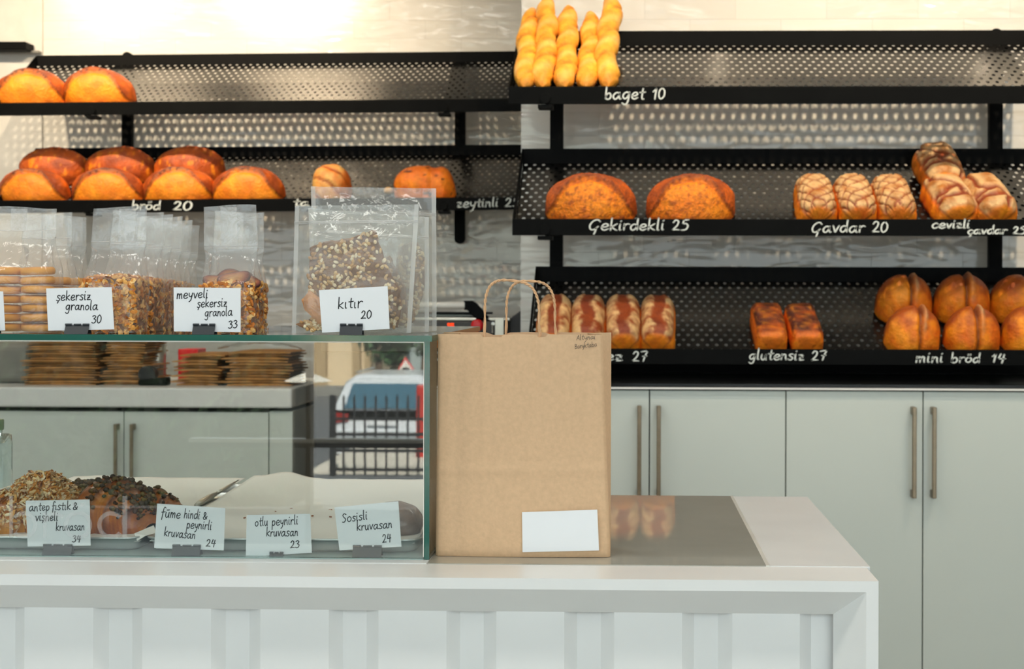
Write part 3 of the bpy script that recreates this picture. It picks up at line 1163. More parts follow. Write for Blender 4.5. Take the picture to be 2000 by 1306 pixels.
# left lower tray
names = ['leftmost', 'second', 'third', 'fourth']
for i, px in enumerate((66, 212, 350, 485)):
    put(loaf(.138 + .003 * (i % 2), .088, .118 - .004 * (i == 0), f_brod(11.3 + i * 3.7, .08 * (i == 0)), seed=20 + i, pu=2.0), 'l2', px, .091,
        'orange crusty loaf, %s in the front row of the lower left tray' % names[i], 'crusty_loaf', G, yaw=(-.05, .03, .07, -.02)[i])
names = ['leftmost', 'middle', 'rightmost']
for i, px in enumerate((112, 240, 374)):
    put(loaf(.137, .085, .125, f_back(31.3 + i * 4.1), seed=30 + i, pu=2.0), 'l2', px, .268,
        'dark loaf, %s of the three behind the front row, lower left tray' % names[i], 'dark_loaf', G, yaw=(.10, .16, .2)[i])
put(loaf(.072, .085, .128, f_stripe(4.4), nu=36, pu=2.6, seed=41), 'l2', 649, .092, 'small upright loaf with diagonal stripes above the cracker pouches', 'striped_loaf')
put(loaf(.118, .085, .122, f_olive(5.5), seed=42), 'l2', 831, .092, 'smooth orange loaf with small dark holes at the right of the lower left tray', 'olive_loaf')
mb = MB().ball((0, 0, .014), (.02, .014, .014), 10, 7, col=lin('d9b070'))
put(mb, 'l2', 760, .12, 'small bread crumb piece lying between the striped loaf and the olive loaf', 'bread_crumb', cat='crumb')

# right middle tray
put(loaf(.138, .096, .122, f_seed(6.6), seed=50, pu=2.05, nu=72, nv=56), 'r2', 1154, .102, 'large seeded loaf, left one of the two on the middle right tray', 'seeded_loaf', 'seeded loaves on the middle right tray', yaw=-.03, mat=M['bread_seed'])
put(loaf(.134, .096, .122, f_seed(8.9), seed=51, pu=2.05, nu=72, nv=56), 'r2', 1349, .102, 'large seeded loaf, right one of the two on the middle right tray', 'seeded_loaf', 'seeded loaves on the middle right tray', yaw=.04, mat=M['bread_seed'])
names = ['left', 'middle', 'right']
for i, px in enumerate((1593, 1669, 1744)):
    put(loaf(.098, .059, .088, f_rye(60.1 + i * 3.3, 'hatch'), nu=64, nv=52, pu=5.0, pc=3.0, seed=60 + i, lump=.003), 'r2', px, .106,
        'floured rye brick with crossed cuts, %s of three on the middle right tray' % names[i], 'rye_loaf', 'rye bricks with crossed cuts', along=True, yaw=(0, .03, .05)[i])
for i, (px, v, lift, lab) in enumerate(((1855, .106, 0, 'cracked walnut rye brick in front of another, middle right tray'),
                                        (1930, .106, 0, 'walnut rye brick at the far right end of the middle right tray'),
                                        (1830, .300, .02, 'walnut rye brick standing behind and above the others on the middle right tray'))):
    put(loaf(.098, .064, .088, f_rye(70.2 + i * 2.9, 'crack'), nu=64, nv=52, pu=5.0, pc=3.0, seed=70 + i, lump=.004), 'r2', px, v, lab, 'walnut_rye_loaf', 'walnut rye bricks', along=True, yaw=(.14, .16, .06)[i], lift=lift)
# right lowest tray
names = ['leftmost', 'second', 'third', 'rightmost']
for i, px in enumerate((1083, 1149, 1217, 1284)):
    put(loaf(.108, .054 + .002 * (i == 2), .092, f_rye(80.7 + i * 4.3, 'slash'), nu=56, nv=48, pu=6.0, pc=3.0, seed=80 + i, lump=.003), 'r3', px, .116,
        'floured loaf with red brown cut, %s of four behind the kraft paper bag' % names[i], 'floured_loaf', 'floured loaves behind the paper bag', along=True, yaw=(0, .01, .02, -.03)[i])
for i, px in enumerate((1502, 1569)):
    put(loaf(.092, .048, .076, f_plain(90.3 + i * 3), nu=48, nv=44, pu=7, pc=5, seed=90 + i, lump=.003), 'r3', px, .099,
        'plain dark brown brick loaf, %s one of the pair on the lowest tray' % ('left', 'right')[i], 'brick_loaf', 'plain brick loaves', along=True, yaw=(.04, .08)[i])
names = ['left', 'middle', 'right']
for i, px in enumerate((1781, 1897, 2008)):
    put(loaf(.082, .082, .118, f_mini(3.0 + i * .9), pu=2.1, pc=2.0, nu=52, nv=48, seed=100 + i), 'r3', px, .088,
        'mini roll with one cut, %s of the front row on the lowest right tray' % names[i], 'mini_roll', 'mini bread rolls on the lowest tray')
for i, px in enumerate((1762, 1874, 1984)):
    put(loaf(.086, .084, .125, f_mini(5.2 + i * .7), pu=2.1, pc=2.0, nu=52, nv=48, seed=110 + i), 'r3', px, .262,
        'mini roll with one cut, %s of the back row on the lowest right tray' % names[i], 'mini_roll', 'mini bread rolls on the lowest tray', lift=.006)


# baguettes leaning over the top right tray
def baguette(p0, p1, r, seed, bends):
    mb = MB()
    p0, p1 = Vector(p0), Vector(p1)
    ax = (p1 - p0)
    Ln = ax.length
    ax.normalize()
    sd = Vector((1, 0, 0))
    fr = sd.cross(ax).normalized()
    def pt(s, t):
        q = 2 * math.pi * t
        e = (s / .10) ** .45 if s < .10 else 1
        tip = 1 if s < .72 else max(0.0, 1 - ((s - .72) / .28) ** 1.7 * .98)
        bulge = 1 + .055 * math.sin(s * 2 * math.pi * 3.1 + seed + q * 1.0)
        rr = r * e * tip ** .62 * bulge
        cpos = p0 + ax * (Ln * s) + sd * (bends * math.sin(math.pi * s * 2.1 + seed) + .002 * math.sin(s * 19 + seed))
        dirn = sd * math.cos(q) + fr * math.sin(q)
        p = cpos + dirn * rr
        tw = (s * 4.3 + q / (2 * math.pi) + seed) % 1
        g = abs(tw - .5) * 2
        n1 = nz(p, 20, seed)
        cut = sstep(.80, .97, g)
        p -= dirn * (.006 * cut * tip) - dirn * (.003 * n1)
        col = mixc(lin('ffb93c'), lin('e88c1c'), .35 + .8 * n1)
        col = mixc(col, lin('ffd37a'), .5 * sstep(.5, 0, g))
        col = mixc(col, lin('b96a1c'), .75 * cut * (.6 + n1))
        col = mixc(col, lin('d9861e'), .7 * sstep(.12, .0, s))
        return p, col
    mb.grid(60, 26, pt)
    return mb


bx = [(1021, 1040, 16, .046), (1060, 1071, -8, .045), (1104, 1110, 12, .045), (1147, 1156, 24, .043), (1186, 1192, -14, .044)]
names = ['leftmost', 'second from the left', 'middle', 'fourth from the left', 'rightmost']
for i, (pb, ptp, ytop, rr) in enumerate(bx):
    rad = .0325
    t = TRAYS['r1']
    q_ = t['O'] + t['v'] * .046 + t['n'] * .028
    b_ = Vector((X(pb, q_.y, 165), q_.y, q_.z))
    Yt = 4.62
    top = at(ptp, ytop, Yt)
    d = top - b_
    o = obj('baguette', baguette(b_, top, rad * (1.0, 1.04, 1.05, 1.0, 1.05)[i], 1.3 * i + .4, (.004, -.003, .001, .003, -.006)[i]), M['bread'], None, smooth=True)
    tag(o, 'golden twisted baguette, %s of five on the top right tray' % names[i], 'baguette', 'baguettes on the top right tray')

# ------------------------------------------------------------------ kraft paper carrier bag
Yb0 = 1.995
bl, brr = at(850, 1087, Yb0), at(1192, 1089, Yb0)
tl, tr_ = at(853, 652, Yb0), at(1177, 651, Yb0)
zb_ = zc + .0004
bag = thing('paper_bag', 'brown kraft paper carrier bag standing on the white counter', 'bag', ((bl.x + brr.x) / 2, Yb0 + .05, zc))
dpt = .085


def bagface(nu, nv, f):
    return MB().grid(nu, nv, f)


def front_pt(s, t, Y=0.0):
    x = (bl.x + (brr.x - bl.x) * s) * (1 - t) + (tl.x + (tr_.x - tl.x) * s) * t
    z = zb_ + (tl.z - zb_) * t
    y = Yb0 + .004 * math.sin(math.pi * s) * -1
    y += -.0022 * math.exp(-((s - .28) / .02) ** 2) * t + .002 * math.exp(-((s - .12) / .05) ** 2)
    y += .0022 * math.exp(-((s - .60) / .02) ** 2) * sstep(.5, 1, t) + .0018 * math.exp(-((s - .78) / .03) ** 2) * t
    y += -.0016 * math.exp(-((t - .39) / .012) ** 2) + .0015 * math.sin(7 * s + 3 * t) * t
    y += .006 * t
    if t > .97:
        z += .0012 * nz((s * 3, 0, 0), 2.0, 4) - (.004 if .27 < s < .40 or .6 < s < .66 else 0)
    rr = min(s, 1 - s) * .24
    if rr < .006:
        y += .006 - math.sqrt(max(0, .006 ** 2 - (.006 - rr) ** 2))
    if t < .02:
        y += .003 * (1 - t / .02)
    return Vector((x, y, z))


mb = MB()
mb.grid(90, 60, front_pt)
obj('front_panel', mb, M['kraft'], bag, smooth=True)
mb = MB()
def back_pt(s, t):
    q = front_pt(s, t)
    xr_ = brr.x - .0006
    x = bl.x + (xr_ - bl.x) * s
    return Vector((x, Yb0 + dpt - .004 * math.sin(6 * s) * t, q.z + .001 * t))
mb.grid(20, 20, back_pt)
for side in (0, 1):
    def gus(s, t, side=side):
        a, b = front_pt(side, t), back_pt(side, t)
        p = a.lerp(b, s)
        inn = .028 * t * (1 - abs(2 * s - 1)) * (1 if side == 0 else -1)
        return Vector((p.x + inn * sstep(.15, 1, t), p.y, p.z))
    mb.grid(12, 20, gus)
mb.grid(10, 4, lambda s, t: front_pt(s, 0).lerp(back_pt(s, 0), t))
obj('back_and_sides', mb, M['kraft'], bag, smooth=True)
for nm, x0, x1, ytop, Yh in (('front', 947, 1053, 548, Yb0 + .012), ('back', 989, 1084, 549, Yb0 + dpt - .006)):
    pts = []
    for k in range(33):
        q = math.pi * k / 32
        cx_, rx = (x0 + x1) / 2, (x1 - x0) / 2
        xx = cx_ - rx * math.copysign(abs(math.cos(q)) ** .62, math.cos(q))
        yy_ = 612 - (612 - ytop) * abs(math.sin(q)) ** .75 + (5 if nm == 'front' else 2) * (xx - cx_) / rx
        pts.append(at(xx, yy_, Yh))
    pts = [at(x0 - 1, 690, Yh)] + [at(x0 - 1, 655, Yh)] + [at(x0, 632, Yh)] + pts + [at(x1, 635, Yh)] + [at(x1 + 2, 655, Yh)] + [at(x1 + 2, 690, Yh)]
    mb = MB()
    for ph in (0, math.pi):                      # two twisted strands
        pp = []
        fine = smooth_path([tuple(p) for p in pts], 4)
        for i, p in enumerate(fine):
            t_ = Vector(fine[min(i + 1, len(fine) - 1)]) - Vector(fine[max(i - 1, 0)])
            t_.normalize()
            n1 = t_.cross(Vector((0, 1, 0))).normalized()
            pp.append(Vector(p) + (n1 * math.cos(i * .45 + ph) + Vector((0, 1, 0)) * math.sin(i * .45 + ph)) * .0009)
        mb.tube(pp, .00125, 7)
    obj('handle', mb, M['cord'], bag, smooth=True)
yl = Yb0 - .0062
q = [at(1019.5, 1000, yl), at(1020.5, 1078, yl), at(1170, 1074.5, yl), at(1166.5, 995, yl)]
obj('label_sticker', MB().slab(q, Vector((0, .0012, 0))), M['card'], bag, label='blank white sticker')
M['pen'] = pm('fine_pen', '3a3330', 0.6)
write('lettering', [('Altynai', 1126, 664, 1163, 662, 5.6), ('Baryktaba', 1123, 681, 1166, 676, 5.2)], Yb0 - .0022, M['pen'], bag, 0.85)

# ------------------------------------------------------------------ price cards and clips
def card(label, q, Y, lines, pen=1.9):
    pts = [at(x, y, Y) for x, y in (q[0], q[3], q[2], q[1])]
    t = obj('price_card', MB().slab(pts, Vector((0, .0005, 0))), M['card'])
    tag(t, label, 'price card', 'handwritten price cards')
    if lines:
        write('lettering', lines, Y - .0003, M['ink'], t, pen)
    return t


def clip(label, x0, x1, ytop, Y, z0, small=False):
    a, b = X(x0, Y, ytop), X(x1, Y, ytop)
    ztp = Z(ytop, Y, (x0 + x1) / 2)
    h = .0075 if not small else .005
    t = thing('binder_clip', label, 'clip', ((a + b) / 2, Y, z0), 'black binder clips holding price cards')
    mb = MB()
    tk = .0006
    # spring body: two leaves meeting at the top, a flat foot below
    for s in (-1, 1):
        mb.hexa([(a, Y + s * h - tk, z0), (b, Y + s * h - tk, z0), (b, Y + s * h + tk, z0), (a, Y + s * h + tk, z0),
                 (a, Y + s * .0012 - tk, ztp - .002), (b, Y + s * .0012 - tk, ztp - .002), (b, Y + s * .0012 + tk, ztp - .002), (a, Y + s * .0012 + tk, ztp - .002)])
    mb.box(a, b, Y - h, Y + h, z0, z0 + tk)
    obj('spring_body', mb, M['clip'], t)
    wd = b - a
    for s in (-1, 1):
        mb = MB()
        for f0, f1, rr in ((0, .27, .0016), (.36, .66, .0013), (.74, 1.0, .0016)):
            mb.tube([(a + wd * f0, Y + s * .0022, ztp - .0012), (a + wd * f1, Y + s * .0022, ztp - .0012)], rr, 10)
        obj('rolled_edge', mb, M['clip'], t, smooth=False)
    return t


YK = 1.984
Z0 = ctop + .0002
card('white card cut off by the left picture edge, standing on the glass case', [(-62, 566), (6, 569), (10, 645), (-58, 648)], YK, [])
clip('black binder clip of the cut off card on the glass case', -46, -2, 633, YK, Z0)
card('white card reading sekersiz granola 30 on top of the glass case', [(90, 563), (218, 560.5), (223, 643), (94, 645.5)], YK,
     [('şekersiz', 110, 587, 177, 585, 10), ('granola', 128, 605, 191, 605, 9.5), ('30', 179, 631, 198, 631, 9)])
clip('black binder clip holding the sekersiz granola 30 card', 129, 175, 632, YK, Z0)
card('white card reading meyveli sekersiz granola 33 on top of the glass case', [(339, 561), (470, 562.5), (470, 648), (339.5, 647)], YK,
     [('meyveli', 345, 583, 406, 581, 10), ('şekersiz', 385, 600, 443, 598, 9.5), ('granola', 400, 618, 454, 616, 9.5), ('33', 446, 641, 464, 640, 8.5)])
clip('black binder clip holding the meyveli sekersiz granola 33 card', 378, 421, 632, YK, Z0)
card('white card reading kitir 20 in front of the seeded cracker pouches', [(623, 566.5), (757, 558.5), (761, 642), (629, 649.5)], YK,
     [('kıtır', 660, 603, 708, 600, 12), ('20', 705, 622, 726, 621, 9)])
clip('black binder clip holding the kitir 20 card', 665, 709, 632, YK, Z0)
YI = 1.9846
Z1 = zc + .0015
card('white card reading antep fistik ve visneli kruvasan 34 inside the case', [(50, 977.5), (175, 975), (177, 1065), (54, 1067)], YI,
     [('antep', 57, 998, 97, 996, 9.5), ('fıstık', 101, 996, 138, 995, 9), ('&', 142, 995, 152, 995, 8), ('vişneli', 69, 1017, 113, 1016, 9.5), ('kruvasan', 109, 1036, 165, 1035, 9), ('34', 141, 1058, 157, 1058, 7.5)])
clip('black binder clip holding the antep fistik card inside the case', 86, 142, 1062, YI, Z1)
card('white card reading fume hindi peynirli kruvasan 24 inside the case', [(307, 983), (440, 992), (437, 1074.5), (301, 1070)], YI,
     [('fūme', 314, 1009, 352, 1012, 10), ('hindi', 359, 1011, 390, 1013, 9.5), ('&', 396, 1014, 405, 1014, 8), ('peynirli', 364, 1031, 413, 1034, 9.5), ('kruvasan', 320, 1046, 381, 1052, 9.5), ('24', 402, 1066, 420, 1067, 7.5)])
clip('black binder clip holding the fume hindi card inside the case', 338, 393, 1063, YI, Z1)
card('white card reading otlu peynirli kruvasan 23 inside the case', [(482, 1005.5), (606, 1003), (609, 1079), (480, 1087)], YI,
     [('otlu', 498, 1027, 523, 1026, 9.5), ('peynirli', 531, 1026, 582, 1023, 9.5), ('kruvasan', 520, 1047, 582, 1046, 9.5), ('23', 567, 1070, 585, 1069, 8)])
clip('small black binder clip holding the otlu peynirli card inside the case', 527.5, 554, 1077, YI, Z1, True)
card('white card reading sosisli kruvasan 24 inside the case', [(653, 990.5), (778, 978.5), (784, 1067), (663, 1074.5)], YI,
     [('Sosisli', 668, 1020, 718, 1014, 9.5), ('kruvasan', 697, 1036, 766, 1030, 9.5), ('24', 747, 1059, 764, 1057, 8.5)])
clip('black binder clip holding the sosisli kruvasan card inside the case', 690, 746, 1064, YI, Z1)

# ------------------------------------------------------------------ clear bags of granola and biscuits on the case
rng = random.Random(11)


def film_bag(label, pxl, pxr, pyt, Y, wc, dc, hc, group, top_w=.92, lean=0.0, seed=0, name='granola_bag', tone=0, what='granola'):
    """Block-bottom clear bag; pxl/pxr: photo columns of its foot, pyt: row of its top edge at depth Y (front)."""
    pyb = 652
    xl_, xr_ = X(pxl, Y, pyb), X(pxr, Y, pyb)
    wd = xr_ - xl_
    xm = (xl_ + xr_) / 2
    H = Z(pyt, Y, (pxl + pxr) / 2) - ctop
    t = thing(name, label, 'bag of granola' if what != 'biscuits' else 'bag of biscuits', (xm, Y + dc / 2, ctop), group)
    t.rotation_euler = (0, 0, 0)
    rg = random.Random(seed)
    sd = rg.uniform(0, 50)
    def prof(h):
        k = sstep(hc * .8, hc + .045, h)
        d = dc * (1 - k) + .0035 * k
        w_ = wd * (1 - (1 - top_w) * sstep(hc, H, h)) * (1 - .05 * math.exp(-((h - hc * 1.25) / .02) ** 2))
        return w_, d
    mb = MB()
    rows, n = 26, 40
    def pt(s, tt):
        h = .0008 + (H - .0008) * s
        w_, d = prof(h)
        q = 2 * math.pi * tt
        cx_, sx_ = math.cos(q), math.sin(q)
        e = .35
        x = w_ / 2 * math.copysign(abs(cx_) ** e, cx_)
        y = d / 2 * math.copysign(abs(sx_) ** e, sx_)
        if d > .006:                       # tucked gusset at the sides
            x -= math.copysign(.010 * math.exp(-(y / (d * .22)) ** 2) * sstep(hc * .7, hc + .03, h), x)
        am = .0022 * sstep(hc * .5, hc * 1.3, h)
        p = Vector((x + lean * h, y, h))
        y += am * nz((x * 1.0, h, 0), 38, sd) + .0016 * math.sin(x * 60 + sd) * sstep(hc, H, h)
        return Vector((x + lean * h, y, h + .002 * math.sin(x * 50 + sd) * (s > .9)))
    mb.grid(rows, n, pt)
    obj('film', mb, M['poly'], t, smooth=True, world=False)
    # folded strip and back seam of the film
    mb = MB()
    hf = hc + .05 if hc + .05 < H else H * .75
    w_, d = prof(hf)
    mb.tube([(-w_ / 2 + lean * hf, -d / 2 - .001, hf), (0 + lean * hf, -d / 2 - .0018, hf - .0015 * rg.random()), (w_ / 2 + lean * hf, -d / 2 - .001, hf + .001)], .0006, 6)
    mb2 = MB()
    sx0 = rg.uniform(-.2, .2) * wd
    k = 10
    vs = []
    for i in range(k + 1):
        h = hf + (H - hf - .002) * i / k
        w_, d = prof(h)
        vs += [(sx0 - .012 + lean * h, d / 2 + .002, h), (sx0 + .012 + lean * h, d / 2 + .002, h)]
    mb2.add(vs, [(2 * i, 2 * i + 1, 2 * i + 3, 2 * i + 2) for i in range(k)])
    obj('fold_crease', mb, M['film_seal'], t, world=False)
    obj('back_seam', mb2, M['film_seal'], t, world=False)
    return t, xm, wd, H


def granola(t, wd, dc, hc, seed, n=900, fruit=False):
    rg = random.Random(seed)
    mb = MB()
    w_, d = wd * .93, dc * .9
    cols = [lin('f2b45e'), lin('e69a3c'), lin('d27e26'), lin('a65a1a'), lin('f6cc86'), lin('bd6c20')]
    def core(s, tt):
        q = 2 * math.pi * tt
        x = w_ / 2 * math.copysign(abs(math.cos(q)) ** .3, math.cos(q))
        y = d / 2 * math.copysign(abs(math.sin(q)) ** .3, math.sin(q))
        k = 1 if s < .8 else math.sqrt(max(0, 1 - ((s - .8) / .2) ** 2))
        h = .002 + hc * s * .93
        return Vector((x * k, y * k, h)), lin('8a5526')
    mb.grid(12, 40, core)
    for i in range(n):
        # flakes lie against the film, mostly on the front, right side and top
        r = rg.random()
        if r < .5:
            p = Vector((rg.uniform(-.5, .5) * w_, -d / 2, rg.uniform(.01, .93) * hc))
            nn = Vector((rg.gauss(0, .5), -1, rg.gauss(0, .5)))
        elif r < .72:
            s = 1 if rg.random() < .7 else -1
            p = Vector((s * w_ / 2, rg.uniform(-.5, .5) * d, rg.uniform(.01, .93) * hc))
            nn = Vector((s, rg.gauss(0, .5), rg.gauss(0, .5)))
        else:
            x, y = rg.uniform(-.47, .47) * w_, rg.uniform(-.47, .47) * d
            dome = 1 - (2 * x / w_) ** 2 * .25 - (2 * y / d) ** 2 * .3
            p = Vector((x, y, hc * (.82 + .18 * dome)))
            nn = Vector((rg.gauss(0, .6), rg.gauss(0, .6) - .6, 1))
        nn.normalize()
        p += nn * rg.uniform(0, .0015)
        a = nn.orthogonal().normalized()
        a = (Matrix.Rotation(rg.uniform(0, 6.28), 3, nn) @ a).normalized()
        b = nn.cross(a)
        L_, W_ = rg.uniform(.0036, .0062), rg.uniform(.0024, .0042)
        k = 6
        top = [p + a * (L_ * math.cos(6.283 * j / k)) + b * (W_ * math.sin(6.283 * j / k)) + nn * .0004 for j in range(k)]
        c = mixc(rg.choice(cols), rg.choice(cols), rg.random() * .6)
        mb.add(top + [p + nn * .0014], [(j, (j + 1) % k, k) for j in range(k)], c)
    o = obj('granola', mb, M['food'], t, world=False, kind='stuff')
    return o


GR = 'granola bags in a row behind the sekersiz granola card'
row = [(150, 264, 402, 2.02, 'front granola bag of the row, directly behind the sekersiz granola card'),
       (186, 296, 410, 2.10, 'second granola bag from the front in the row of six'),
       (212, 312, 418, 2.18, 'third granola bag from the front in the row of six'),
       (236, 330, 422, 2.26, 'fourth granola bag from the front in the row of six'),
       (262, 348, 430, 2.34, 'fifth granola bag from the front in the row of six'),
       (284, 362, 438, 2.42, 'rearmost granola bag, peeping out right of the granola row')]
for i, (a, b, yt, Y, lab) in enumerate(row):
    hc = .082 - .001 * i
    t, xm, wd, H = film_bag(lab, a, b, yt, Y, 0, .064, hc, GR, lean=.05 + .01 * i, seed=i + 1)
    granola(t, wd, .064, hc, 100 + i, n=760 if i < 2 else 420)
GF = 'fruit granola bags'
for i, (a, b, yt, Y, lab) in enumerate(((386, 496, 398, 2.03, 'tall clear bag of fruit granola with dried apple, behind the meyveli card'),
                                        (396, 500, 410, 2.14, 'second fruit granola bag, just behind the front one'))):
    hc = .076
    t, xm, wd, H = film_bag(lab, a, b, yt, Y, 0, .08, hc, GF, lean=-.03 + .05 * i, seed=31 + i, top_w=.95)
    granola(t, wd, .08, hc, 200 + i, n=680)
    mb = MB()
    for j, (x, y, z, rx, rz, r_) in enumerate(((-.022, -.014, hc - .002, .55, .35, .02), (.004, -.020, hc + .002, .6, -.1, .024), (.024, -.012, hc - .001, .65, .25, .018), (-.006, .008, hc + .004, .6, .1, .022))):
        Mr = Matrix.Rotation(rz, 3, 'Y') @ Matrix.Rotation(rx, 3, 'X')
        vs, fs, cs = [], [], []
        k = 22
        for ring_, (rr, zz, cc) in enumerate(((0, .0015, 'c99a5e'), (.5, .001, 'b87d48'), (.8, .0012, '8c4630'), (1.0, 0, '4c1a16'), (1.0, -.004, '431613'), (0, -.004, 'a06a44'))):
            for m_ in range(k):
                qq = 6.283 * m_ / k
                wv = 1 + .08 * math.sin(3 * qq + j)
                vs.append(Vector((x, y, z)) + Mr @ Vector((r_ * rr * wv * math.cos(qq), r_ * rr * wv * math.sin(qq), zz + .003 * rr * math.sin(2 * qq + j))))
                cs.append(lin(cc))
        for a_ in range(5):
            for m_ in range(k):
                fs.append((a_ * k + m_, a_ * k + (m_ + 1) % k, (a_ + 1) * k + (m_ + 1) % k, (a_ + 1) * k + m_))
        mb.add(vs, fs, cs)
    obj('dried_fruit', mb, M['food'], t, smooth=True, world=False, label='dark red dried apple slices')

# bags of round biscuits at the far left
BG = 'biscuit bags at the left end of the case'
GB = 'round golden biscuits stacked in the clear bags at the left'
bis_proto = None


def biscuit(loc, r, h, rot, tilt):
    global bis_proto
    if bis_proto is None:
        mb = MB()
        k = 28
        pr = [(0, 0), (.86, 0), (.97, .12), (1.0, .45), (.98, .8), (.86, 1.0), (.4, 1.06), (0, 1.06)]
        vs, fs, cs = [], [], []
        for rr, zz in pr:
            for m_ in range(k):
                qq = 6.283 * m_ / k
                vs.append((rr * math.cos(qq) * (1 + .02 * math.sin(4 * qq)), rr * math.sin(qq), zz))
                cs.append(mixc(lin('f6aa34'), lin('b86a16'), .9 * (zz < .1) + .5 * (zz > .95) + .15 * math.sin(5 * qq)))
        for a_ in range(len(pr) - 1):
            for m_ in range(k):
                fs.append((a_ * k + m_, a_ * k + (m_ + 1) % k, (a_ + 1) * k + (m_ + 1) % k, (a_ + 1) * k + m_))
        mb.add(vs, fs, cs)
        o = obj('biscuit', mb, M['food'], None, smooth=True, world=False)
        bis_proto = o
    else:
        o = bis_proto.copy()
        COL.objects.link(o)
    o.location = loc
    o.scale = (r, r, h)
    o.rotation_euler = (tilt[0], tilt[1], rot)
    return tag(o, 'round golden biscuit in a stack inside a clear bag at the left', 'biscuit', GB)


for i, (a, b, yt, Y, lab) in enumerate(((-46, 92, 402, 2.02, 'front biscuit bag at the left edge, two stacks of golden biscuits'),
                                        (18, 122, 414, 2.11, 'second biscuit bag from the left, behind the front biscuit bag'),
                                        (62, 152, 420, 2.21, 'third biscuit bag, standing left of the granola row'))):
    hc = .098 - .008 * i
    t, xm, wd, H = film_bag(lab, a, b, yt, Y, 0, .068, hc, BG, lean=.02, seed=60 + i, name='biscuit_bag', what='biscuits')
    nst = 2
    r = wd / 2 * .47
    bh = .0136
    for s in range(nst):
        cx_ = xm + (-.5 + s) * (wd * .48)
        for k in range(7 - (i > 0)):
            biscuit((cx_ + rng.uniform(-.001, .001), Y + .034 + rng.uniform(-.001, .001), ctop + .002 + k * bh), r, bh * .80, rng.uniform(0, 6), (rng.uniform(-.05, .05), rng.uniform(-.06, .06)))

# pouches of seeded crackers
GP = 'milky pouches of seeded crackers'


def pouch(label, q, Y, puff, seed, zipy):
    TLp, TRp, BRp, BLp = q
    t = thing('cracker_pouch', label, 'pouch', at((BLp[0] + BRp[0]) / 2, 652, Y).xyz * 1.0, GP)
    t.location.z = ctop
    sd = seed * 7.3
    def base(s, v):
        xx = (BLp[0] + (BRp[0] - BLp[0]) * s) * (1 - v) + (TLp[0] + (TRp[0] - TLp[0]) * s) * v
        yy_ = (BLp[1] + (BRp[1] - BLp[1]) * s) * (1 - v) + (TLp[1] + (TRp[1] - TLp[1]) * s) * v
        p = at(xx, yy_, Y)
        if v == 0:
            p.z = max(p.z, ctop + .0006)
        return p
    def thick(s, v):
        e = min(s, 1 - s)
        return puff * sstep(0, .16, e) * sstep(1.0, .72, v) * (1 if v > .12 else .55 + .45 * v / .12)
    mb = MB()
    for sg in (-1, 1):
        def pt(s, v, sg=sg):
            p = base(s, v)
            cr = .0032 * nz((s * 1.3, v, sg), 6.5, sd) * sstep(0, .1, min(s, 1 - s)) + .002 * math.sin(26 * s + 9 * v + sd) * sstep(.6, 1, v)
            p.y += sg * thick(s, v) + cr
            p.z = max(p.z, ctop + .0006)
            return p
        mb.grid(44, 44, pt)
    obj('film', mb, M['pouch'], t, smooth=True)
    vz = (BLp[1] - zipy) / (BLp[1] - TLp[1])
    mb = MB()
    for dv in (0, .012):
        mb.tube([base(s / 12, vz + dv) + Vector((0, -thick(s / 12, vz) - .003, 0)) for s in range(13)], .0009, 6)
    obj('zip_strip', mb, M['film_seal'], t)
    # heat-sealed side edges
    for s0, s1 in ((0, .035), (.965, 1)):
        mb = MB()
        vs = []
        for i in range(9):
            v = i / 8
            vs += [base(s0, v) + Vector((0, -.0035, 0)), base(s1, v) + Vector((0, -.0035, 0))]
        mb.add(vs, [(2 * i, 2 * i + 1, 2 * i + 3, 2 * i + 2) for i in range(8)])
        obj('side_seal', mb, M['film_seal'], t)
    return t


